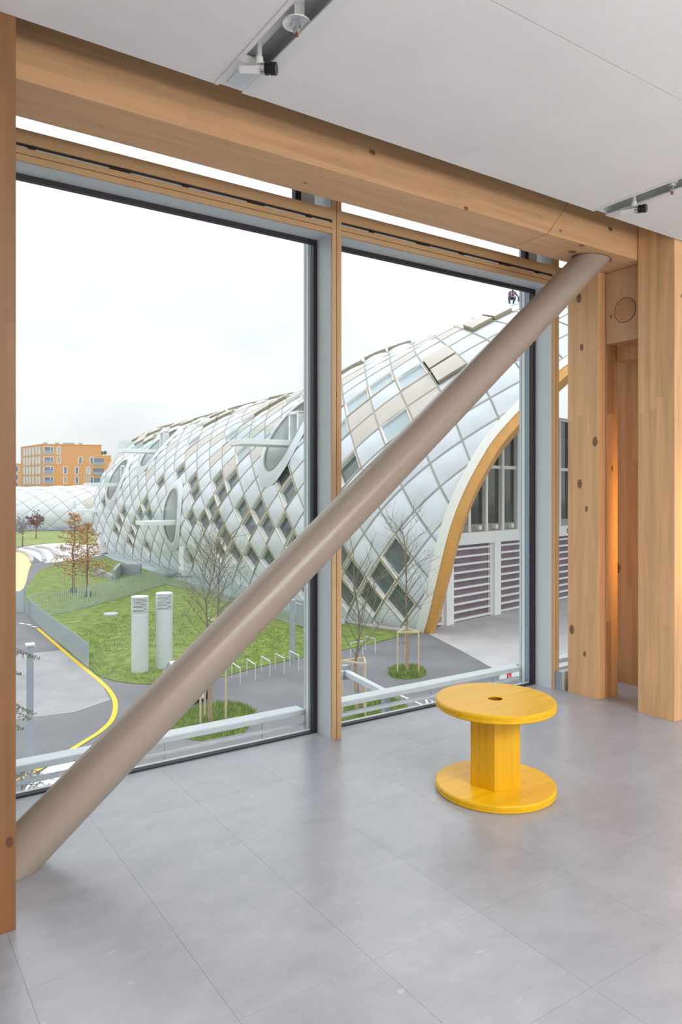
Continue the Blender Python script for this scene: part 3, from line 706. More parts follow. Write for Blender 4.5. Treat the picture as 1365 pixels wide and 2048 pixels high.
WIN = [(525,1016),(505,1051),(537,1060),(495,1019),(578,1056),(497,1120),(534,1124),(465,1110),(451,1075),(436,1103),(443,1048),(412,1043),(431,1012),(386,1043),(399,989),(578,962),(588,989),(581,938),(594,1083),(450,962),(473,955),(453,982),(396,955),(328,965),(352,942),(291,1086),(271,1080),(259,1075),(247,1036),(264,1049),(234,1043),(298,1022),(359,1100),(473,904),(375,958),
       (860,725),(764,776),(812,758),(724,805),(797,849),(713,934),(695,864),(688,813),(692,1111),(710,1136),(769,1147),(741,1190),(798,1197),(771,1229),(692,1182),(714,1222),(818,1240),(640,1100),(655,1130),(660,1180),(640,1200),(575,1130),(600,1150),(560,1170),(285,1040),(225,1000),(240,1070)]
BEI = [(799,728),(801,798),(820,780),(845,798),(724,842),(746,864),(893,684),(845,688),(379,908),(473,931),(460,894),(295,935),(446,874),(415,880),(500,850),(560,830),(330,890),(660,770),(700,760),(520,905),(540,850),(930,660)]
OPENP = [(882,765),(958,653),(988,632),(900,700)]
YEL = [(821,1143)]
bld = empty('lattice_building', SH.raw(20, 0)); tag(bld, 'huge white lattice-shell building of diamond panels with oval balconies across the street', 'building')
LAT = MB(); cells = []
def clip(pl, fn):
    out = []
    for a, b in zip(pl, pl[1:] + pl[:1]):
        fa_, fb = fn(*a), fn(*b)
        if fa_ >= 0: out.append(a)
        if (fa_ >= 0) != (fb >= 0):
            t = fa_ / (fa_ - fb); out.append((a[0] + (b[0] - a[0]) * t, a[1] + (b[1] - a[1]) * t))
    return out
IMIN, IMAX = -26, math.floor(np.interp(SEND, ss, ii))
for i in range(IMIN, IMAX + 1):
    for j in range(-1, 40):
        if (i + j) % 2: continue
        s, q = node(i, j)
        if s < -28.2 or s > SEND or q < -1.4 or q > SH.qmax(s) - 1.6: continue
        pl = [node(i + 1, j), node(i, j + 1), node(i - 1, j), node(i, j - 1)]
        full = True
        c0n = len(pl)
        if min(p[1] for p in pl) < 0: pl = clip(pl, lambda a, b: b - .02); full = False
        if len(pl) >= 3 and any(gcut(*p) < .42 for p in pl): pl = clip(pl, lambda a, b: gcut(a, b) - .42); full = False
        for (es, eq, ea, eb) in EYES:
            if len(pl) < 3: break
            nx, ny = (s - es) / ea, (q - eq) / eb; L = math.hypot(nx, ny)
            if L < .6: pl = []; break
            if L < 2.4 and any(math.hypot((p[0] - es) / ea, (p[1] - eq) / eb) < 1.15 for p in pl):
                nx /= L; ny /= L; pl = clip(pl, lambda a, b: (a - es) / ea * nx + (b - eq) / eb * ny - 1.12); full = False
        if len(pl) < 3: continue
        w3 = [SH.raw(*p) for p in pl]; pp = [px(p) for p in w3]
        ar = abs(sum(pp[k][0] * pp[(k + 1) % len(pp)][1] - pp[(k + 1) % len(pp)][0] * pp[k][1] for k in range(len(pp)))) / 2
        if ar < 3 and not full: continue
        cells.append(dict(i=i, j=j, s=s, q=q, pl=pl, full=full, area=ar, c=(sum(p[0] for p in pp) / len(pp), sum(p[1] for p in pp) / len(pp)), kind='cushion'))
    # joint profiles from every node
    for j in range(-1, 40):
        if not (i + j) % 2: continue
        for dj in (1, -1):
            ends = []
            for t in (0, .34, .67, 1): ends.append(node(i + t, j + dj * t))
            if ends[0][0] < -28.5: continue
            qm = SH.qmax(max(-29, ends[0][0]))
            for a, b in zip(ends[:-1], ends[1:]):
                md = ((a[0] + b[0]) / 2, (a[1] + b[1]) / 2)
                if min(a[1], b[1]) < 0 or max(a[1], b[1]) > qm - .3 or gcut(*md) < .35 or md[0] > SEND: continue
                if any(math.hypot((md[0] - e[0]) / e[2], (md[1] - e[1]) / e[3]) < 1.25 for e in EYES): continue
                pa_, pb_ = SH.P(*a, .03), SH.P(*b, .03); LAT.bar(pa_, pb_, .10, .06, up=SH.normal(*md))
def nearest(pt, free=True):
    return min((c for c in cells if c['full'] and c['q'] < 30), key=lambda c: (c['c'][0] - pt[0]) ** 2 + (c['c'][1] - pt[1]) ** 2)
for p in BEI: nearest(p)['kind'] = 'opaque'
for p in WIN: nearest(p)['kind'] = 'window'
for p in OPENP: nearest(p)['kind'] = 'raised'
for p in YEL: nearest(p)['kind'] = 'window'
hr = random.Random(12)
for c in cells:
    h = hr.random()
    if c['kind'] == 'cushion' and c['full']:
        top = c['q'] / max(1, SH.qmax(c['s']))
        if top > .52 and c['s'] > 14 and h < .30: c['kind'] = 'raised'
        elif top > (.35 if c['s'] > 10 else .55) and h < .42 and h > .28: c['kind'] = 'opaque'
        elif top > .2 and h > .90 and c['s'] > 12: c['kind'] = 'window'
def panel_mesh(m, c, mi=0, off=.02, bulge=.17, skirt=None, inset=.045):
    pl = c['pl']; cs = (sum(p[0] for p in pl) / len(pl), sum(p[1] for p in pl) / len(pl))
    P = [(p[0] + (cs[0] - p[0]) * inset, p[1] + (cs[1] - p[1]) * inset) for p in pl]
    if len(P) == 4 and c['full']:
        n = 5; rows = []
        for a in range(n):
            r = []
            for b in range(n):
                u, v = a / (n - 1), b / (n - 1)
                sq = tuple(P[0][k] * (1 - u) * (1 - v) + P[1][k] * u * (1 - v) + P[2][k] * u * v + P[3][k] * (1 - u) * v for k in (0, 1))
                r.append(SH.P(*sq, off + bulge * (1 - (2 * u - 1) ** 2) * (1 - (2 * v - 1) ** 2)))
            rows.append(r)
        m.grid(rows, mi)
    else:
        ring = []
        for a, b in zip(P, P[1:] + P[:1]): ring += [a, ((a[0] + b[0]) / 2, (a[1] + b[1]) / 2)]
        mid = [((a[0] + cs[0]) / 2, (a[1] + cs[1]) / 2) for a in ring]; n = len(ring)
        vs = [SH.P(*a, off) for a in ring] + [SH.P(*a, off + bulge * .5) for a in mid] + [SH.P(*cs, off + bulge * .65)]
        m.add(vs, [(k, (k + 1) % n, n + (k + 1) % n, n + k) for k in range(n)] + [(n + k, n + (k + 1) % n, 2 * n) for k in range(n)], mi)
    if skirt:
        n = len(P); m.add([SH.P(*a, off) for a in P] + [SH.P(*a, 0) for a in P], [(k, (k + 1) % n, n + (k + 1) % n, n + k) for k in range(n)], skirt)
cells.sort(key=lambda c: -c['area'])
rest = MB(); npan = 0
for c in cells:
    if c['kind'] == 'window':
        pl = c['pl']; cs = (c['s'], c['q']); m = MB()
        def ring_(i0, i1, o0, o1, mi):
            n = len(pl); A_ = [SH.P(p[0] + (cs[0] - p[0]) * i0, p[1] + (cs[1] - p[1]) * i0, o0) for p in pl]; B2 = [SH.P(p[0] + (cs[0] - p[0]) * i1, p[1] + (cs[1] - p[1]) * i1, o1) for p in pl]
            m.add(A_ + B2, [(k, (k + 1) % n, n + (k + 1) % n, n + k) for k in range(n)], mi)
        ring_(.03, .03, 0, .10, 1); ring_(.03, .07, .10, .10, 1); ring_(.07, .08, .10, .06, 0); ring_(.08, .13, .06, .06, 0); dp = -.30 if c['q'] < 12 else -.11; ring_(.13, .14, .06, dp - .05, 0)
        w = m.build('window', [M['frame'], M['tan']], bld, fix=False)
        pn = MB(); pn.add([SH.P(p[0] + (cs[0] - p[0]) * .139, p[1] + (cs[1] - p[1]) * .139, dp) for p in pl], [tuple(range(len(pl)))])
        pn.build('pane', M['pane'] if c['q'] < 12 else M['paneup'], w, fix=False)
        continue
    big = npan < 298 and c['area'] > 60
    m = MB() if big else rest
    if c['kind'] == 'opaque': panel_mesh(m, c, 1 if not big else 0, .03, .03)
    elif c['kind'] == 'raised': panel_mesh(m, c, 1 if not big else 0, .34, .05, skirt=2 if not big else 1, inset=.12)
    else: panel_mesh(m, c, 0)
    if big:
        npan += 1; mm = {'cushion': [M['cushion']], 'opaque': [M['opaque']], 'raised': [M['opaque'] if npan % 2 else M['cushion'], M['bronze']]}[c['kind']]
        m.build('roof_panel', mm, bld, smooth=c['kind'] == 'cushion', fix=False)
ro = rest.build('far_panels', [M['cushion'], M['opaque'], M['bronze']], bld, fix=False); ro['kind'] = 'stuff'
la = LAT.build('joint_lattice', M['joint'], bld, fix=False); la['kind'] = 'stuff'
# inner timber shell, seen through the arch and behind the joints
m = MB()
sv = np.arange(-29, 76.6, 1.05)
G = [[SH.P(s, q * SH.qmax(s) / 26, -.75) for q in range(27)] for s in sv]
for a in range(len(sv) - 1):
    for b in range(26):
        smid = (sv[a] + sv[a + 1]) / 2; qmid = (b + .5) * SH.qmax(smid) / 26
        if gcut(smid, qmid) < 1.2 and -28.5 < smid < 0: continue
        if any(math.hypot((smid - e[0]) / e[2], (qmid - e[1]) / e[3]) < 1.25 for e in EYES): continue
        m.add([G[a][b], G[a][b + 1], G[a + 1][b + 1], G[a + 1][b]], [(0, 1, 2, 3)])
m.add([SH.P(SEND, q * SH.qmax(SEND) / 26, -.3) for q in range(27)] + [SH.P(SEND, SH.qmax(SEND)) - Vector((0, 0, 16))], [tuple(range(28))])
m.build('inner_shell', M['skin'], bld, fix=False)
# arch: cream trim panels and a glulam edge
acurve = [Vector(p) for p in cr([(a, b) for a, b in zip(AR_S, AR_Q)], 3)]
acurve = [p for p in acurve if p.y >= 0]
def offs(k, d):
    t = (acurve[min(k + 1, len(acurve) - 1)] - acurve[max(k - 1, 0)]).normalized(); n = Vector((-t.y, t.x))   # n points out of the opening (up / away)
    p = acurve[k] + n * d; return (p.x, max(0.0, p.y))
NA = len(acurve)
def strip(k0, k1, d0, d1, o0, o1):
    m = MB(); r0 = [SH.P(*offs(k, d0), o1) for k in range(k0, k1 + 1)]; r1 = [SH.P(*offs(k, d1), o1) for k in range(k0, k1 + 1)]
    r2 = [SH.P(*offs(k, d1), o0) for k in range(k0, k1 + 1)]; r3 = [SH.P(*offs(k, d0), o0) for k in range(k0, k1 + 1)]
    m.grid([r0, r1, r2, r3, r0]); 
    for k in (0, -1): m.add([r0[k], r1[k], r2[k], r3[k]], [(0, 1, 2, 3)])
    return m
for k in range(0, NA - 1, 4):
    strip(k, min(k + 4, NA - 1), .0, .55, -.1, .16).build('arch_trim', M['archtrim'], bld, fix=True)
strip(0, NA - 1, -.62, .0, -.95, .10).build('arch_beam', M['archwood'], bld, fix=True)
# oval balconies
def eye(es, eq, ea, eb, slab):
    an = [2 * PI * k / 40 for k in range(41)]
    pt = lambda r, a: (es + ea * r * math.cos(a), max(.1, eq + eb * r * math.sin(a)))
    o = SH.out(es); T = SH.tan(es)
    MB().grid([[SH.P(*pt(r, a), f) for a in an] for r, f in ((1.0, .22), (1.10, .33), (1.25, .30), (1.42, .12))]).build('oval_surround', M['cushion'], bld, smooth=True)
    MB().tube([SH.P(*pt(1.0, a), .22) for a in an], .11, 6, cap=False).build('oval_frame', M['joint'], bld, smooth=True)
    edge = [SH.P(*pt(1.0, a), .22) for a in an]; back = [p - o * 1.5 - SH.normal(es, eq) * .5 for p in edge]
    MB().grid([edge, back]).build('oval_reveal', M['frame'], bld, smooth=True)
    MB().add([p + o * .1 for p in back[:-1]], [tuple(range(40))]) if False else None
    pn = MB(); pn.add([p + o * .12 for p in back[:-1]], [tuple(range(40))]); pn.build('oval_pane', M['eye'], bld, fix=False)
    c = SH.raw(es, eq - eb * .28); base = c - o * 1.3
    m = MB(); zz = Vector((0, 0, 1))
    dc = base + T * (-.2) + zz * 1.3
    for sg in (-1, 1): m.obox(dc + T * .75 * sg, T * .14, o * .35, zz * 1.35)
    m.obox(dc + zz * 1.35, T * .89, o * .35, zz * .12); m.build('balcony_door_frame', M['frame'], bld)
    if slab:
        L = slab; mid = c + o * (L / 2 - .6)
        bs = MB().obox(mid, o * (L / 2 + .6), T * 1.55, zz * .22).build('balcony_slab', M['white'], bld, bevel=.02)
        for sg in (-1, 1): MB().obox(mid + T * 1.5 * sg + zz * .78 + o * .3, o * (L / 2 + .2), T * .015, zz * .55).build('balustrade_pane', M['glass2'], bs)
        MB().obox(c + o * (L - .1) + zz * .78, o * .015, T * 1.5, zz * .55).build('balustrade_pane', M['glass2'], bs)
for e, L in zip(EYES, (4.2, 3.6, 4.4, 4.0)): eye(*e, L)
p = SH.raw(73.2, 6.4); o = SH.out(73.2); T = SH.tan(73.2)
bs = MB().obox(p + o * 1.2, o * 1.9, T * 1.3, Vector((0, 0, .2))).build('balcony_slab', M['white'], bld)
MB().obox(p + o * 3.0 + Vector((0, 0, .8)), o * .015, T * 1.3, Vector((0, 0, .6))).build('balustrade_pane', M['glass2'], bs)
# plinth, white doors, steps
base = [SH.raw(s, 0) for s in np.linspace(0, 76, 60)]; pm = MB()
oo = [SH.out(s) for s in np.linspace(0, 76, 60)]
pm.grid([[b + o_ * .15 + Vector((0, 0, .0)) for b, o_ in zip(base, oo)], [b + o_ * .15 + Vector((0, 0, .42)) for b, o_ in zip(base, oo)], [b - o_ * .6 + Vector((0, 0, .42)) for b, o_ in zip(base, oo)]])
pm.build('plinth', M['plinth'], bld)
for s, h in ((37.38, 3.0), (71.0, 2.9)):
    p = SH.raw(s, 0); o = SH.out(s); T = SH.tan(s); zz = Vector((0, 0, 1))
    d = MB().obox(p + o * .55 + zz * (h / 2 + .3), T * .75, o * .65, zz * h / 2).build('entrance_box', M['frame'], bld)
    MB().obox(p + o * 1.21 + zz * (h / 2 + .25), T * .55, o * .02, zz * (h / 2 - .15)).build('door_leaf', M['white'], d)
    MB().obox(p + o * 1.24 + zz * 1.35 + T * .4, T * .03, o * .03, zz * .12).build('door_handle', M['black'], d)
p = SH.raw(37.9, 0); o = SH.out(37.9); T = SH.tan(37.9)
stp = empty('steel_stair', p + o * 2); tag(stp, 'small dark steel stair in front of the white door of the lattice building', 'stair')
for k in range(3): MB().obox(p + o * (1.7 + .0) + T * (1.2 + .38 * k) + Vector((0, 0, .52 - .16 * k)), T * .2, o * .6, Vector((0, 0, .03))).build('tread', M['galvd'], stp)
MB().obox(p + o * 1.7 + T * .2 + Vector((0, 0, .55)), T * .85, o * .6, Vector((0, 0, .04))).build('landing', M['galvd'], stp)
for sg in (-1, 1): MB().bar(p + o * (1.7 + .6 * sg) + T * .2 + Vector((0, 0, .5)), p + o * (1.7 + .6 * sg) + T * 2.2 + Vector((0, 0, .06)), .05, .2).build('stringer', M['galvd'], stp)

# hall front inside the arch
E0, E1 = Vector((.711, .703)), Vector((7.45, 51.0))
def hf(t, z, o=0.):               # along the front, height above ground, towards the viewer
    r = E1.x + E0.x * t - E0.y * o * -1 * -1; d = E1.y + E0.y * t
    return W(E1.x + E0.x * t + E0.y * o, E1.y + E0.y * t - E0.x * o, z + GZ)
def hbox(t0, t1, z0, z1, o0, o1, mi=0, m=None):
    m = m or MB(); a = hf(t0, z0, o0); b = hf(t1, z0, o0); c = hf(t0, z0, o1)
    m.obox((hf(t0, z0, o0) + hf(t1, z1, o1)) / 2, (b - a) / 2, (c - a) / 2, Vector((0, 0, (z1 - z0) / 2)), mi); return m
hall = empty('hall_front', hf(6, 0)); tag(hall, 'white framed hall front with slatted gates and tall dark glazing inside the arch', 'facade')
for t in (-.4, 5.55, 11.7, 17.9): hbox(t, t + .85, 0, 5.5, -.4, .25).build('pier', M['white'], hall)
hbox(-1.2, 22, 5.5, 6.36, -.4, .3).build('slab_band', M['white'], hall)
hbox(-1.2, 22, 6.36, 6.9, -.6, -.2).build('sill', M['joint'], hall)
for t0, t1 in ((-2.3, -.4), (.45, 5.55), (6.4, 11.7), (12.55, 17.9)):
    hbox(t0, t1, .05, 5.5, -.25, -.2).build('gate_pane', M['gateglass'], hall)
    for k in range(10): hbox(t0, t1, .08 + .56 * k, .22 + .56 * k, -.2, -.02).build('gate_slat', M['white'], hall)
    hbox(t1 - .22, t1, 0, 5.5, -.2, 0).build('gate_jamb', M['frame'], hall)
for k in range(-1, 10):
    t = .4 + 2.2 * k; hbox(t, t + .32, 6.36, 15.5 if t > 2 else 11, -.5, -.05).build('hall_mullion', M['archtrim'], hall)
    if k < 9:
        for z0, z1 in ((6.5, 11.1), (11.3, 15.3)):
            if t < 2 and z0 > 8: continue
            hbox(t + .32, t + 2.2, z0, z1, -.42, -.38).build('hall_pane', M['hallglass'], hall)
hbox(2, 22, 11.05, 11.3, -.45, -.2).build('transom', M['archtrim'], hall)
hbox(2, 22, 15.3, 15.6, -.5, -.1).build('transom', M['archtrim'], hall)
for t in (3.2, 5.4, 7.6): hbox(t + .5, t + .85, 6.5, 6.8, -.2, .1).build('floodlight', M['frame'], hall)
cu = bpy.data.curves.new('sign_letter', 'FONT'); cu.body = 'S'; cu.size = .52; cu.extrude = .02
tmp_ = bpy.data.objects.new('sign_letter', cu); COL.objects.link(tmp_); lm_ = bpy.data.meshes.new_from_object(tmp_.evaluated_get(bpy.context.evaluated_depsgraph_get())); bpy.data.objects.remove(tmp_)
lo_ = bpy.data.objects.new('sign_letter', lm_); COL.objects.link(lo_)
ta = math.atan2((hf(1, 0) - hf(0, 0)).y, (hf(1, 0) - hf(0, 0)).x)
lt = 10.0
def t_at(u):                     # position along the front seen at a picture column
    k = (u - CX) / FPX; return (k * E1.y - E1.x) / (E0.x - k * E0.y)
lo_.rotation_euler = (PI / 2, 0, ta); lo_.parent = hall; lo_.location = hf(t_at(1127.6), 5.76, .33) - hall.location
lm_.materials.append(M['black'])
hbox(t_at(1134.3), t_at(1134.3) + .06, 5.76, 6.13, .30, .34).build('sign_letter', M['black'], hall)

# ------------------------------------------------------------------ low wing behind the orange trees
LWG = Shell([(-110, 160), (-92, 164), (-73, 166), (-60, 165.5), (-50, 162), (-43, 154)], (-73, 166), [-40, -20, 0, 13, 25, 40], [9.6, 9.8, 10.0, 10.4, 12.2, 15], [11, 11, 11, 11])
wing = empty('low_wing', LWG.raw(0, 0)); tag(wing, 'low white shell wing with faint diamond grid behind the lawn at far left', 'building')
JL = MB(); SHo = SH
cw = []
SH = LWG
for i in range(-10, 9):
    for j in range(-1, 9):
        s = i * 2.3; q = 1.2 + j * 1.9
        if q > LWG.qmax(s) - 1.9 or s < LWG.S[0] + 3 or s > LWG.S[-1] - 3: continue
        if (i + j) % 2 == 0:
            pl = [(s + 2.3, q), (s, q + 1.9), (s - 2.3, q), (s, q - 1.9)]; full = True
            if q - 1.9 < 0: pl = clip(pl, lambda a, b: b); full = False
            if len(pl) < 3: continue
            m = MB(); panel_mesh(m, dict(pl=pl, full=full, s=s, q=q), 0, .02, .18)
            m.build('wing_panel', M['opaque'] if hr.random() < .04 else M['cushion'], wing, smooth=True, fix=False)
        else:
            for dj in (1, -1):
                b = (s + 2.3, q + 1.9 * dj)
                if q < 0 or b[1] < 0 or b[1] > LWG.qmax(s) - .5: continue
                JL.bar(LWG.P(s, q, .03), LWG.P(*b, .03), .09, .06, up=LWG.normal(s, q))
o = JL.build('joint_lattice', M['joint'], wing, fix=False); o['kind'] = 'stuff'
SH = SHo

# ------------------------------------------------------------------ orange apartment houses
def house(name, C, ax, ay, w, dp, h, rows, cols_f, cols_s, m1, m2, label, sh=3.0, z0=None):
    """C near corner, ax along the front to the right, ay along the side to the back"""
    t = empty(name, C); tag(t, label, 'building'); zz = Vector((0, 0, 1)); C = Vector(C)
    ax, ay = Vector(ax).normalized(), Vector(ay).normalized()
    m = MB(); cc = C + ax * w / 2 + ay * dp / 2 + zz * h / 2
    m.obox(cc, ax * w / 2, ay * dp / 2, zz * h / 2); m.build('walls', m1, t)
    MB().obox(C + ax * -.02 + ay * dp / 2 + zz * (h / 2), ax * .04, ay * dp / 2, zz * (h / 2 - .02)).build('side_wall_face', m2, t)
    MB().obox(C + ax * w / 2 + ay * dp / 2 + zz * (h + .1), ax * (w / 2 + .15), ay * (dp / 2 + .15), zz * .12).build('roof_edge', m1, t)
    for (pos, wd, r, side, tone) in rows:
        z = h - 2.9 - r * sh + 1.2
        if side == 'f': c = C + ax * pos + zz * z - ay * .06; X_, Y_ = ax, ay
        else: c = C + ay * pos + zz * z - ax * .10; X_, Y_ = ay, ax
        f = MB(); hw, hh = wd / 2, 1.05
        f.obox(c + X_ * hw, X_ * .09, Y_ * .1, zz * hh); f.obox(c - X_ * hw, X_ * .09, Y_ * .1, zz * hh); f.obox(c + zz * hh, X_ * hw, Y_ * .1, zz * .08); f.obox(c - zz * hh, X_ * hw, Y_ * .1, zz * .08)
        wf = f.build('window', M['frame'], t)
        MB().obox(c, X_ * hw, Y_ * .03, zz * hh).build('pane', M['flatglass'] if tone == 0 else (M['paneup'] if tone == 1 else M['tan']), wf)
        if wd > 2.2:
            MB().obox(c - zz * .55 - Y_ * .1, X_ * hw, Y_ * .03, zz * .5).build('balcony_grille', M['galvd'], wf); MB().obox(c + X_ * .5, X_ * .06, Y_ * .12, zz * hh).build('window_post', M['frame'], wf)
    return t
D = 218.0
cA = W((85 - CX) / FPX * D, D, GZ); cB = W((203 - CX) / FPX * (D + 5), D + 5, GZ); cS = W((42 - CX) / FPX * (D + 16), D + 16, GZ)
Htop = CAM_Z + (978 - 889) / FPX * D - GZ
axf, ays = (cB - cA), (cS - cA)
rw = []
L1 = axf.length; u2 = lambda u: (u - 85) / 118 * L1
for r in range(4):
    rw.append((u2(97), 2.6, r, 'f', 0))
rw += [(u2(117), 1.0, 0, 'f', 1), (u2(117), 1.0, 1, 'f', 2), (u2(130), .95, 2, 'f', 0), (u2(130), .95, 3, 'f', 2), (u2(160), .95, 1, 'f', 0), (u2(153), .95, 2, 'f', 0), (u2(153), .95, 3, 'f', 0), (u2(176), 1.0, 2, 'f', 1), (u2(183), .95, 1, 'f', 0), (u2(183), .95, 3, 'f', 0)]
L2 = ays.length
for r in range(4):
    for p_ in (.12, .24, .40, .55, .68, .82): rw.append((L2 * p_, 1.0, r, 's', 1))
h1 = house('apartment_house', cA, axf, ays, L1, L2, Htop, rw, 0, 0, M['orange'], M['orange2'], 'orange rendered apartment block with dark windows in the far background')
# lower stepped part on its right
cC = cA + axf.normalized() * (L1 + .01); ext = MB(); zz = Vector((0, 0, 1)); a_, b_ = axf.normalized(), ays.normalized()
ext.obox(cC + a_ * 1.4 + b_ * 5 + zz * (Htop - 3.0) / 2, a_ * 1.4, b_ * 5, zz * (Htop - 3.0) / 2); ext.build('stepped_wing', M['orange'], h1)
for r in (0, 1, 2):
    c = cC - a_ * .9 + zz * (Htop - 5.0 - 3.0 * r) - b_ * .06
    wf = MB().obox(c, a_ * 1.5, b_ * .08, zz * 1.05).build('window', M['flatglass'], h1); MB().obox(c - b_ * .1 - zz * .6, a_ * 1.5, b_ * .03, zz * .45).build('balcony_grille', M['galvd'], wf)
tr = MB(); rg = random.Random(5)
for k in range(9):
    c = cC + a_ * (-6.3 + .95 * k) + b_ * .6 + zz * (Htop - 2.4 + rg.uniform(-.1, .2))
    tr.lathe([(.02, -.55), (.45, -.3), (.6, .1), (.4, .5), (.05, .7)], 7, c)
tr.build('roof_planting', M['green'], h1)
for k in (0, 1, 2, 3): MB().obox(cA + axf * (.12 + .2 * k) + b_ * 4 + zz * (Htop + .5), a_ * (.5 if k != 2 else 1.6), b_ * .4, zz * .35).build('roof_vent', M['galvd'], h1)
cA2 = W((24 - CX) / FPX * 262, 262, GZ); ax2 = W((44 - CX) / FPX * 266, 266, GZ) - cA2
rw2 = [(1.9, 1.6, r, 'f', 0) for r in range(3)]
house('apartment_house', cA2, ax2, b_, ax2.length, 8, CAM_Z + (978 - 928) / FPX * 262 - GZ, rw2, 0, 0, M['orange'], M['orange2'], 'second orange apartment block, a sliver beside the left wooden post')

# ------------------------------------------------------------------ fences
slat_mesh = None
def fence(name, pts, label, spacing, h, gap_gate=None, lim=300):
    c = smooth_poly([gp(u, v, GZ) for u, v in pts], 10, closed=False)
    L = [0]
    for a, b in zip(c[:-1], c[1:]): L.append(L[-1] + (b - a).length)
    t = empty(name, (c[0].x, c[0].y, GZ)); tag(t, label, 'fence')
    n = min(lim, int(L[-1] / spacing)); proto = None
    for k in range(n + 1):
        s = L[-1] * k / n; i = max(0, min(len(c) - 2, int(np.searchsorted(L, s)) - 1)); f = (s - L[i]) / max(1e-6, L[i + 1] - L[i]); p = c[i].lerp(c[i + 1], f); d = (c[i + 1] - c[i])
        rz = math.atan2(d.y, d.x); loc = Vector((p.x, p.y, GZ)) - t.location
        if proto is None:
            proto = MB().box(-.016, .016, -.022, .022, 0, h).build('slat', M['fence']); proto.parent = t; proto.location = loc; proto.rotation_euler = (0, 0, rz)
        else: inst(proto, loc, rz, t)
    m = MB()
    for a, b in zip(c[:-1], c[1:]): m.bar((a.x, a.y, GZ + .14), (b.x, b.y, GZ + .14), .03, .05)
    m.build('bottom_rail', M['fence'], t)
    return t
fence('slat_fence', [(56, 1228), (72, 1247), (100, 1272), (140, 1305), (177, 1337)], 'curved grey slat fence beside the yellow line, closed-looking from here', .085, 1.32, lim=299)
fence('slat_fence', [(58, 1233), (110, 1231), (180, 1214), (250, 1195), (330, 1170)], 'pale slat fence across the lawn in front of the orange trees', .23, 1.75)
fence('slat_fence', [(330, 1170), (380, 1180), (450, 1203), (520, 1226), (585, 1252)], 'slat fence behind the vent pipes parallel to the lattice building', .21, 1.75)
gt = empty('fence_panel', gp(45, 1225)); tag(gt, 'grey sheet metal fence panel at the end of the gravel path', 'fence')
a, b = gp(12, 1226), gp(49, 1225); MB().bar(a + Vector((0, 0, .85)), b + Vector((0, 0, .85)), .05, 1.6).build('sheet', M['fence'], gt); MB().bar(b + Vector((0, 0, 0)), b + Vector((0, 0, 1.75)), .1, .1).build('post', M['galvd'], gt)
g2 = empty('metal_gate', gp(604, 1252)); tag(g2, 'grey metal gate panel in the fence beside the middle mullion', 'gate')
a, b = gp(592, 1253), gp(628, 1262); MB().bar(a + Vector((0, 0, 1.0)), b + Vector((0, 0, 1.0)), .06, 1.75).build('leaf', M['galvd'], g2); MB().bar(a + Vector((0, 0, 1.62)), a.lerp(b, .4) + Vector((0, 0, 1.62)), .12, .06).build('latch', M['galv'], g2)
lp_ = empty('lamp_column', gp(585, 1322)); tag(lp_, 'slim grey lamp column at the lawn edge behind the bike stands', 'lamp post')
q = gp(585, 1322); MB().box(q.x - .11, q.x + .11, q.y - .11, q.y + .11, GZ, GZ + 3.35).build('shaft', M['galvd'], lp_); MB().box(q.x - .115, q.x + .115, q.y - .115, q.y + .115, GZ + 3.35, GZ + 3.4).build('cap', M['galv'], lp_)
lp2 = empty('lamp_column', gp(60, 1560)); tag(lp2, 'square grey lamp column with pale top standing near the left post', 'lamp post')
q = gp(60, 1560); aw = math.radians(-8)
def rbox(m, c, hx, hy, z0, z1, ang):
    ca, sa = math.cos(ang), math.sin(ang); return m.obox((c.x, c.y, (z0 + z1) / 2), (hx * ca, hx * sa, 0), (-hy * sa, hy * ca, 0), (0, 0, (z1 - z0) / 2))
rbox(MB(), q, .10, .17, GZ, GZ + 4.40, aw).build('shaft', M['galvd'], lp2); rbox(MB(), q, .14, .2, GZ + 4.40, GZ + 4.45, aw).build('cap', M['galv'], lp2); rbox(MB(), q, .2, .25, GZ, GZ + .06, aw).build('foot_plate', M['galv'], lp2)

# low angled walls of a sunken stair in the lawn
for k, (pl, hs) in enumerate([([(188, 1152), (226, 1160)], (1.0, .5)), ([(228, 1163), (240, 1150), (282, 1152)], (1.2, 1.3))]):
    w = MB()
    for (u0, v0), (u1, v1) in zip(pl[:-1], pl[1:]):
        a, b = gp(u0, v0), gp(u1, v1); n = Vector((-(b - a).y, (b - a).x, 0)).normalized() * .15
        w.add([a + n, b + n, b - n, a - n, a + n + Vector((0, 0, hs[0])), b + n + Vector((0, 0, hs[1])), b - n + Vector((0, 0, hs[1])), a - n + Vector((0, 0, hs[0]))], [(0, 1, 2, 3), (4, 5, 6, 7), (0, 1, 5, 4), (1, 2, 6, 5), (2, 3, 7, 6), (3, 0, 4, 7)])
    tag(w.build('stair_parapet', M['galvd']), ['left sloping grey parapet in the lawn behind the orange trees', 'right angular grey parapet in the lawn above the vent pipes'][k], 'parapet')

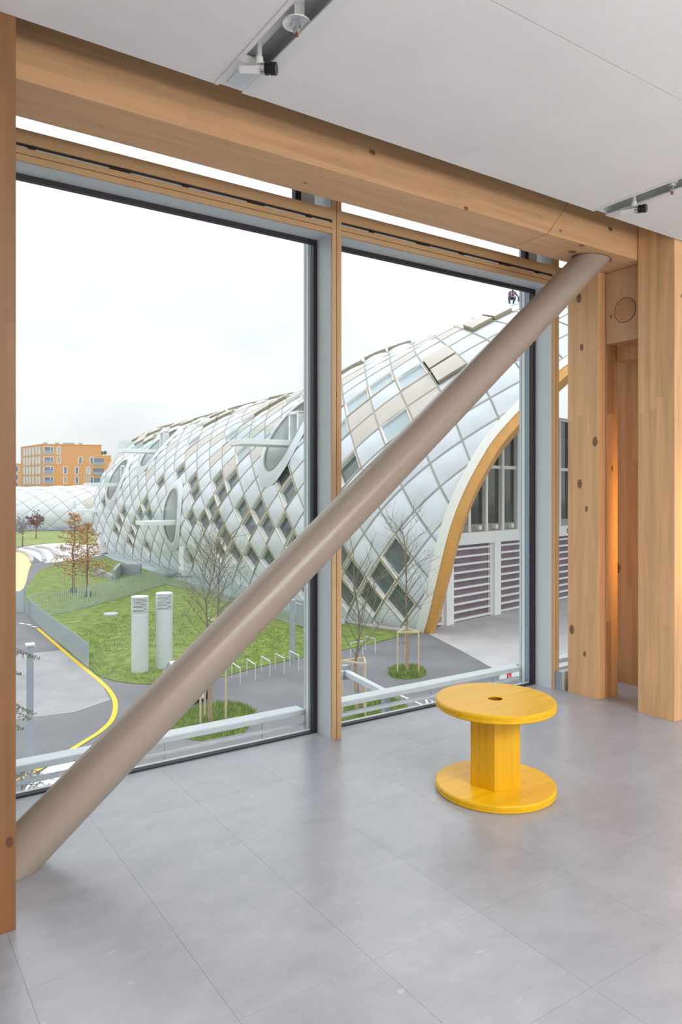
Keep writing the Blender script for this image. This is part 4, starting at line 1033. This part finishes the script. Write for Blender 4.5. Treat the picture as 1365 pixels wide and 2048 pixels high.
# ------------------------------------------------------------------ vent pipes
vent = None
for k, (u, v) in enumerate([(280, 1338), (329, 1331)]):
    q = gp(u, v + 6); q.z = GZ + .2
    if vent is None:
        t = empty('vent_pipe', q); R_ = .435
        MB().lathe([(R_, -.2), (R_, 1.7), (R_ + .004, 1.7), (R_ + .004, 1.72), (R_, 1.72), (R_, 2.92), (R_ - .08, 2.92)], 36, q).build('shaft', M['vent'], t, smooth=True)
        MB().lathe([(R_ - .09, 2.9), (R_ - .09, 3.7)], 24, q).build('core', M['ventdark'], t, smooth=True)
        rp_ = None
        for r in range(11):
            if rp_ is None: rp_ = MB().lathe([(R_ - .1, .012), (R_, -.006), (R_ + .004, .022), (R_ - .1, .034)], 36).build('louvre_ring', M['white'], smooth=True); rp_.parent = t; rp_.location = (0, 0, 2.95)
            else: inst(rp_, (0, 0, 2.95 + .07 * r), 0, t)
        MB().lathe([(.001, 3.74), (R_ - .01, 3.74), (R_, 3.73), (R_, 3.70), (R_ - .1, 3.70)], 36, q).build('cap', M['white'], t, smooth=True); vent = t
    else:
        t = copy_tree(vent); t.location = q; t.scale = (1, 1, 1.02)
    tag(t, ['left silver vent pipe with louvred head on the grass', 'right silver vent pipe with louvred head on the grass'][k], 'vent', 'silver vent pipes')
tag(MB().lathe([(.001, GZ + .44), (.5, GZ + .44), (.55, GZ + .40), (.55, GZ + .05)], 20, (gp(222, 1232).x, gp(222, 1232).y, -.22)).build('manhole_cover', M['concrete']), 'pale round cover set in the grass left of the vent pipes', 'manhole')

# ------------------------------------------------------------------ bicycle stands
stands = [((464, 1358), (481, 1370)), ((494, 1350), (511, 1362)), ((523, 1344), (540, 1355)), ((551, 1338), (569, 1348.5)), ((580, 1332), (598, 1342.5)), ((702, 1315), (726, 1310)), ((731, 1300), (751, 1306))]
names = ['bike stand nearest the white strut, half hidden by it', 'second bike stand from the white strut', 'middle bike stand of the row of five at the lawn edge', 'fourth bike stand from the white strut', 'bike stand nearest the middle mullion, in front of the slim lamp column', 'bike stand just right of the middle mullion beside the bare tree', 'bike stand farthest right, left of the tree beside the arch']
for (a, b), lb in zip(stands, names):
    a, b = gp(*a), gp(*b); t = empty('bike_stand', (a + b) / 2); tag(t, lb, 'bike stand', 'bike stands at the lawn edge'); zz = Vector((0, 0, .82))
    MB().bar(a, a + zz, .07, .02).build('leg', M['galv'], t); MB().bar(b, b + zz, .07, .02).build('leg', M['galv'], t); MB().bar(a + zz, b + zz, .075, .03).build('top_bar', M['galv'], t)

# ------------------------------------------------------------------ trees
def branch(mb, p, d, L, r, depth, rg, spread, tips, gravity=0., nseg=3, n=5, kids=(2, 4)):
    pts = [Vector(p)]; dd = Vector(d).normalized()
    for k in range(nseg):
        dd = (dd + Vector((rg.uniform(-1, 1), rg.uniform(-1, 1), rg.uniform(-1, 1))) * .12 + Vector((0, 0, gravity))).normalized(); pts.append(pts[-1] + dd * L / nseg)
    mb.tube(pts, [r * (1 - .65 * k / nseg) for k in range(nseg + 1)], n if depth > 1 else 3, cap=False)
    if depth == 0: tips.append((pts, dd)); return
    for c in range(rg.randint(*kids)):
        t = rg.uniform(.25, 1.0); i = min(nseg - 1, int(t * nseg)); q = pts[i].lerp(pts[i + 1], t * nseg - i)
        side = Vector((rg.uniform(-1, 1), rg.uniform(-1, 1), rg.uniform(-.4, .7))).normalized(); nd = (dd * (1 - spread) + side * spread).normalized()
        branch(mb, q, nd, L * rg.uniform(.5, .75), r * .5, depth - 1, rg, spread, tips, gravity, nseg, n, kids)
    tips.append((pts, dd))
def leaves(tips, n, size, rg, jitter):
    m = MB()
    for _ in range(n):
        pts, d = rg.choice(tips); i = rg.randrange(len(pts) - 1); p = pts[i].lerp(pts[i + 1], rg.random()) + Vector((rg.gauss(0, jitter), rg.gauss(0, jitter), rg.gauss(0, jitter)))
        a = Vector((rg.uniform(-1, 1), rg.uniform(-1, 1), rg.uniform(-1, 1))).normalized() * size * rg.uniform(.6, 1.3); b = a.cross(Vector((rg.uniform(-1, 1), rg.uniform(-1, 1), rg.uniform(-1, 1)))).normalized() * size * .45
        m.add([p - a, p + b, p + a, p - b], [(0, 1, 2, 3)])
    return m
def street_tree(base, h, crown_w, seed, label, trunk_to=.38, r=.07, wrap=True, nb=24):
    rg = random.Random(seed); base = Vector(base); t = empty('young_tree', base); tag(t, label, 'tree', 'bare young street trees')
    tp = [base + Vector((rg.uniform(-.05, .05) * k, rg.uniform(-.05, .05) * k, h * .95 * k / 6)) for k in range(7)]; tp[0] = base
    MB().tube(tp, [r, r * .9, r * .75, r * .58, r * .4, r * .25, r * .1], 8).build('trunk', M['bark'], t, smooth=True)
    if wrap: MB().tube([base + Vector((0, 0, .02)), base + (tp[2] - base) * .98], [r * 1.35, r * 1.2], 10).build('trunk_wrap', M['wrap'], t, smooth=True)
    m = MB(); tips = []
    for k in range(nb):
        z = trunk_to + (.92 - trunk_to) * k / nb; f = z * 6 / .95; i = min(5, int(f)); p = tp[i].lerp(tp[i + 1], min(1, f - i)); a = k * 2.4 + rg.uniform(-.4, .4)
        e = rg.uniform(.75, 1.3); branch(m, p, (math.cos(a), math.sin(a), e), crown_w * rg.uniform(.7, 1.1) * (1.15 - .6 * (z - trunk_to)), r * .32, 2, rg, .5, tips, .05, kids=(2, 4))
    o = m.build('branches', M['twig'], t, fix=False); o['kind'] = 'stuff'
    return t
def stakes(c, h, half, label, ang=0., n=3):
    t = empty('tree_stakes', c); tag(t, label, 'tree support', 'tree stake frames'); c = Vector(c); tops = []
    for k in range(n):
        a = ang + 2 * PI * k / n; p = c + Vector((math.cos(a) * half, math.sin(a) * half, 0)); MB().tube([p, p + Vector((0, 0, h))], .045, 8).build('stake', M['stake'], t, smooth=True); tops.append(p + Vector((0, 0, h - .04)))
    for k in range(n): MB().bar(tops[k], tops[(k + 1) % n], .08, .07).build('cross_bar', M['stake'], t)
    MB().bar(c + Vector((0, 0, h * .72)), tops[0] - Vector((0, 0, h * .26)), .015, .015).build('tie', M['black'], t)
fa_c = math.atan2(-F1, -F0)
q = gp(815, 1348); street_tree(q, 8.3, 2.0, 11, 'bare young tree with thin branches in front of the wooden arch', .30); stakes(q, 2.25, .62, 'wooden stake frame around the bare tree in front of the arch', fa_c - 1.0)
q = gp(715, 1432); street_tree(q, 6.9, 1.9, 21, 'bare young tree just right of the middle mullion', .33, nb=20); stakes(q, 2.35, .62, 'wooden stake frame of the bare tree just right of the mullion', fa_c + .55)
q = gp(421, 1446); street_tree(q, 7.8, 1.7, 31, 'nearest bare tree rising behind the white strut', .40, nb=20); stakes(q, 2.3, .62, 'wooden stake frame under the white strut on the grass bed', fa_c - .5)
q = gp(436, 1330); street_tree(q, 7.4, 1.9, 41, 'bare tree on the lawn between vent pipes and the strut', .38, nb=20); stakes(q, 2.5, .6, 'wooden stake frame on the lawn right of the vent pipes', fa_c + .3)
def redwood(base, h, wdt, seed, label, needle, nlv):
    rg = random.Random(seed); base = Vector(base); t = empty('larch_tree', base); tag(t, label, 'tree')
    tp = [base + Vector((rg.uniform(-.03, .03) * k, rg.uniform(-.03, .03) * k, h * k / 6)) for k in range(7)]; tp[0] = base
    MB().tube(tp, [.14, .12, .1, .08, .06, .04, .015], 8).build('trunk', M['barkred'], t, smooth=True)
    m = MB(); tips = []
    for k in range(44):
        z = .26 + .72 * k / 44; p = tp[min(5, int(z * 6))].lerp(tp[min(5, int(z * 6)) + 1], z * 6 - int(z * 6)); a = k * 2.39; L = wdt * (1.08 - z) * rg.uniform(.75, 1.2)
        branch(m, p, (math.cos(a), math.sin(a), .22), L, .028, 1, rg, .45, tips, -.02, kids=(3, 5))
    o = m.build('branches', M['barkred'], t, fix=False); o['kind'] = 'stuff'
    o = leaves(tips, nlv, .11, rg, .10).build('needles', needle, t, fix=False); o['kind'] = 'stuff'
    MB().lathe([(.14, .02), (.3, .02), (.36, .3), (.2, .5), (.14, .5)], 10, base).build('watering_bag', M['bag'], t, smooth=True)
    for k in range(3):
        a = fa_c + k * 2.1 + .4; p = base + Vector((math.cos(a) * .9, math.sin(a) * .9, 0)); MB().tube([p, p + Vector((0, 0, 2.4))], .05, 6).build('stake', M['stake'], t)
redwood(gp(147, 1186), 7.4, 2.5, 5, 'left rusty orange larch-like tree behind the slat fence', M['needle'], 1300)
redwood(gp(176, 1194), 6.6, 2.6, 6, 'right rusty orange larch-like tree behind the slat fence', M['needle'], 1300)
def small_tree(base, h, cw, seed, label, lm_, nlv):
    rg = random.Random(seed); base = Vector(base); t = empty('ornamental_tree', base); tag(t, label, 'tree')
    MB().tube([base, base + Vector((.05, 0, h * .3)), base + Vector((0, .05, h * .62))], [.13, .1, .07], 8).build('trunk', M['bark'], t, smooth=True)
    m = MB(); tips = []
    for k in range(12):
        a = k * 2.4; branch(m, base + Vector((0, 0, h * (.34 + .02 * k))), (math.cos(a), math.sin(a), 1.0), cw * rg.uniform(.8, 1.1), .05, 2, rg, .5, tips, 0, kids=(2, 3))
    o = m.build('branches', M['bark'], t, fix=False); o['kind'] = 'stuff'
    o = leaves(tips, nlv, .26, rg, .2).build('leaves', lm_, t, fix=False); o['kind'] = 'stuff'
small_tree(gp(72, 1077), 5.4, 1.5, 8, 'small maroon-leaved tree on the far lawn', M['maroon'], 420)
small_tree(gp(45, 1094), 5.6, 1.6, 9, 'thin grey-violet tree beside the left wooden post', M['greyleaf'], 160)
stakes(gp(45, 1096), 2.1, .9, 'pale stake frame around the grey-violet tree far left', fa_c, 4)
stakes(gp(72, 1079), 1.3, .9, 'low stake frame around the maroon tree far left', fa_c + .6, 4)
# conifer close by on the left, most of it out of the picture
cb_ = W(-6.9, 14.0, GZ); t = empty('conifer', cb_); tag(t, 'green conifer whose needled twigs reach in beside the left post', 'tree'); rg = random.Random(17)
MB().tube([cb_, cb_ + Vector((0, 0, 4)), cb_ + Vector((0, 0, 8.2))], [.16, .11, .02], 8).build('trunk', M['bark'], t, smooth=True)
m = MB(); nd = MB()
def conifer_branch(p0, p1):
    p0, p1 = Vector(p0), Vector(p1); pts = [p0, p0.lerp(p1, .5) + Vector((0, 0, .08)), p1]; m.tube(pts, [.025, .014, .004], 4, cap=False)
    for k in range(14):
        f = .35 + .65 * k / 14; q = p0.lerp(p1, f); a = rg.uniform(-1.2, 1.2); d = (p1 - p0).normalized(); sd_ = Vector((-d.y, d.x, 0)) * (1 if k % 2 else -1)
        e = q + (d * .6 + sd_ + Vector((0, 0, -.35))).normalized() * .22 * rg.uniform(.5, 1.2) * (1.3 - f); m.tube([q, e], [.006, .002], 3, cap=False)
        for w in range(9):
            s_ = q.lerp(e, w / 8); v = Vector((rg.uniform(-1, 1), rg.uniform(-1, 1), rg.uniform(-.6, .8))).normalized() * .05; nd.add([s_, s_ + v + Vector((0, 0, .006)), s_ + v * .6 + d * .02], [(0, 1, 2)])
for (u, v, d) in [(80, 1318, 13.6), (66, 1428, 13.4), (58, 1440, 13.2), (104, 1560, 13.2), (92, 1572, 12.8), (84, 1586, 13.0), (96, 1590, 12.6), (40, 1350, 13.8), (44, 1460, 13.5)]:
    e = at(u, v, d); conifer_branch(Vector((cb_.x, cb_.y, e.z + .25)), e)
for k in range(26):
    z = GZ + 2 + k * .22; a = math.radians(150) + rg.uniform(-1.3, 1.3); L = 1.4 * (1.1 - (z - GZ) / 9); e = W(-6.9 + math.cos(a) * L, 14 + math.sin(a) * L, z - .2); conifer_branch(Vector((cb_.x, cb_.y, z)), e)
o = m.build('branches', M['bark'], t, fix=False); o['kind'] = 'stuff'; o = nd.build('needles', M['green'], t, fix=False); o['kind'] = 'stuff'

# ------------------------------------------------------------------ car behind the strut
def car(c, ang, label):
    t = empty('car', c); tag(t, label, 'car'); c = Vector(c); ca, sa = math.cos(ang), math.sin(ang)
    P = lambda x, y, z: (c.x + x * ca - y * sa, c.y + x * sa + y * ca, c.z + z)
    secs = [(-2.0, .62, .35, .62), (-1.95, .74, .25, .85), (-1.5, .82, .22, .98), (-.4, .84, .2, 1.0), (.7, .84, .2, 1.0), (1.5, .8, .22, .9), (1.92, .72, .25, .78), (2.0, .6, .36, .6)]
    m = MB(); rows = []
    for x, w, z0, z1 in secs:
        zm = (z0 + z1) / 2; rows.append([P(x, *q) for q in [(-w * .9, z0), (-w, zm), (-w * .93, z1), (0, z1 + .03), (w * .93, z1), (w, zm), (w * .9, z0), (-w * .9, z0)]])
    m.grid(rows); m.add(rows[0][:-1], [tuple(range(7))]); m.add(rows[-1][:-1], [tuple(range(7))]); m.build('body', M['carwhite'], t, smooth=True)
    m = MB(); rows = []
    for x, w, z in [(-1.85, .74, .95), (-1.5, .66, 1.36), (-1.2, .62, 1.5), (0.0, .62, 1.54), (.35, .62, 1.46), (1.1, .76, .98)]: rows.append([P(x, -.80, .95), P(x, -w, z), P(x, 0, z + .03), P(x, w, z), P(x, .80, .95)])
    m.grid(rows); m.build('cabin', M['flatglass'], t, smooth=True)
    m = MB(); rows = []
    for x, w, z in [(-1.6, .62, 1.33), (-1.2, .6, 1.515), (0, .6, 1.555), (.32, .6, 1.48)]: rows.append([P(x, -w - .03, z - .03), P(x, -w, z + .015), P(x, 0, z + .05), P(x, w, z + .015), P(x, w + .03, z - .03)])
    m.grid(rows); m.build('roof', M['carwhite'], t, smooth=True)
    for sx in (-1.25, 1.25):
        for sy in (-.78, .78):
            ctr = Vector(P(sx, sy, .32)); ax_ = Vector((-sa, ca, 0)) * (1 if sy > 0 else -1)
            w = MB().tube([ctr - ax_ * .1, ctr - ax_ * .09, ctr + ax_ * .09, ctr + ax_ * .1], [.28, .32, .32, .28], 22).build('wheel', M['tyre'], t, smooth=True)
            rm_ = MB(); rm_.tube([ctr + ax_ * .1, ctr + ax_ * .11], [.21, .19], 18)
            for k in range(7):
                a = 2 * PI * k / 7; v = Vector((ca, sa, 0)) * math.cos(a) + Vector((0, 0, 1)) * math.sin(a); rm_.bar(ctr + ax_ * .115 + v * .04, ctr + ax_ * .115 + v * .2, .035, .02)
            rm_.build('rim', M['galv'], w)
    for sy in (-.45, .45): MB().obox(P(1.96, sy * 1.2, .66), Vector((ca, sa, 0)) * .05, Vector((-sa, ca, 0)) * .16, (0, 0, .07)).build('headlight', M['lens'], t); MB().obox(P(-1.97, sy * 1.3, .75), Vector((ca, sa, 0)) * .04, Vector((-sa, ca, 0)) * .1, (0, 0, .12)).build('tail_light', M['red'], t)
    for sy in (-1, 1): MB().obox(P(0, sy * .83, .3), Vector((ca, sa, 0)) * 1.0, Vector((-sa, ca, 0)) * .03, (0, 0, .1)).build('sill', M['cargrey'], t)
vv = (gp(368, 1368) - gp(395, 1418))
car(gp(367, 1388), math.atan2(vv.y, vv.x), 'small white car mostly hidden behind the white strut')

# ------------------------------------------------------------------ steel bracket frame outside the second bay
br = empty('steel_bracket', (4.4, 6.2, -.5)); tag(br, 'galvanised steel bracket arm seen through the bay right of the middle mullion', 'bracket')
a, b = at(689, 1343, 7.9), at(772, 1386, 6.9); MB().bar(a, b, .062, .05).build('arm', M['galv'], br)
MB().bar(a, at(676, 1350, 7.7), .06, .05).build('arm', M['galv'], br); MB().bar(a + Vector((0, 0, .07)), a - Vector((0, 0, .08)), .09, .09).build('joint_plate', M['galvd'], br)
MB().bar(b + Vector((0, 0, .02)), b - Vector((0, 0, 1.3)), .06, .06).build('hanger', M['galvd'], br)
MB().bar(b - Vector((0, 0, 1.27)), Vector((b.x, 3.9, b.z - 1.27)), .06, .06).build('tail', M['galv'], br)

# red sign board on the forecourt
sg = empty('sign_board', gp(1012, 1362)); tag(sg, 'low white board with a red square sign on the forecourt behind the spool', 'sign')
a = gp(1000, 1364); b = gp(1036, 1358); MB().bar(a + Vector((0, 0, .2)), b + Vector((0, 0, .2)), .04, .4).build('board', M['white'], sg)
t_ = (b - a).normalized(); n_ = Vector((t_.y, -t_.x, 0)); n_ = n_ if n_.dot(-a) > 0 else -n_
c = a.lerp(b, .5) + Vector((0, 0, .22)) + n_ * .03
MB().obox(c, t_ * .14, n_ * .01, (0, 0, .16)).build('red_square', M['red'], sg)
MB().bar(c + n_ * .015 + t_ * -.06 + Vector((0, 0, -.03)), c + n_ * .015 + t_ * .06 + Vector((0, 0, -.03)), .01, .035, up=(0, 0, 1)).build('white_mark', M['whitepaint'], sg)
MB().bar(c + n_ * .015 + t_ * -.03 + Vector((0, 0, .0)), c + n_ * .015 + t_ * -.03 + Vector((0, 0, .09)), .01, .03).build('white_mark', M['whitepaint'], sg)

# ------------------------------------------------------------------ worker on the roof
def worker(foot):
    t = empty('person', foot); tag(t, 'worker in grey-red jacket and blue trousers crouching on the roof crest', 'person'); f = Vector(foot)
    rt = Vector((F1, -F0, 0)); fw = Vector((-F0, -F1, 0)); up = Vector((0, 0, 1))
    P = lambda x, y, z: f + rt * x + fw * y + up * z
    def skin(name, verts, edges, rad, mats, assign=None):
        me = bpy.data.meshes.new(name); me.from_pydata([v - f for v in verts], edges, []); o = bpy.data.objects.new(name, me); COL.objects.link(o)
        md = o.modifiers.new('s', 'SKIN'); sub = o.modifiers.new('u', 'SUBSURF'); sub.levels = sub.render_levels = 1
        for i, r in enumerate(rad): me.skin_vertices[0].data[i].radius = (r, r)
        me.skin_vertices[0].data[0].use_root = True
        dg = bpy.context.evaluated_depsgraph_get(); new = bpy.data.meshes.new_from_object(o.evaluated_get(dg)); o.modifiers.clear(); o.data = new
        for m_ in mats: new.materials.append(m_)
        for pl_ in new.polygons: pl_.use_smooth = True; pl_.material_index = assign(pl_.center) if assign else 0
        o.parent = t; return o
    # pelvis, spine, neck, head ; legs ; arms
    V = [P(0, -.12, .52), P(0, .0, .72), P(.0, .16, .92), P(.01, .24, 1.02), P(.02, .29, 1.14),
         P(-.13, -.08, .50), P(-.24, .22, .56), P(-.17, .0, .10), P(-.17, .14, .04),
         P(.13, -.08, .50), P(.22, .22, .52), P(.12, .02, .10), P(.12, .16, .04),
         P(-.20, .15, .90), P(-.27, .26, .66), P(-.14, .42, .50),
         P(.20, .15, .90), P(.33, .26, .68), P(.42, .42, .50)]
    Ed = [(0, 1), (1, 2), (2, 3), (3, 4), (0, 5), (5, 6), (6, 7), (7, 8), (0, 9), (9, 10), (10, 11), (11, 12), (2, 13), (13, 14), (14, 15), (2, 16), (16, 17), (17, 18)]
    rad = [.21, .21, .25, .08, .11, .15, .12, .08, .06, .15, .12, .08, .06, .11, .08, .055, .11, .08, .055]
    def asg(c):
        if c.z > 1.04: return 2
        if c.z < .56 and abs(c.x * F1 - c.y * F0) < .29: return 1
        return 0
    skin('body', V, Ed, rad, [M['jacket'], M['jeans'], M['flesh']], asg)
    hd = P(.02, .30, 1.16); MB().lathe([(.13, -.01), (.125, .05), (.09, .11), (.001, .135)], 16, hd).build('helmet', M['helmet'], t, smooth=True)
    for s_ in (-.09, .09): MB().bar(P(s_, .40, .92), P(s_ * 1.3, .24, .62), .03, .02).build('harness_strap', M['strap'], t)
    MB().bar(P(-.24, .24, .56), P(.2, .24, .52), .03, .03).build('rope', M['strap'], t)
    MB().obox(P(.44, .42, .3), rt * .05, fw * .05, up * .2).build('tool', M['jeans'], t)
worker(SH.raw(-5.2, 30.0) + Vector((0, 0, .13)))
# lamp glow in the passage behind the right pillar
pl_ = area('passage_lamp_light', (5.05, 2.2, 1.2), (0, 0, 0), .22, .9, 4.5, (1, .5, .08))
pl_.rotation_euler = Vector((-.40, .92, 0)).to_track_quat('-Z', 'Y').to_euler(); pl_.data.spread = math.radians(70)
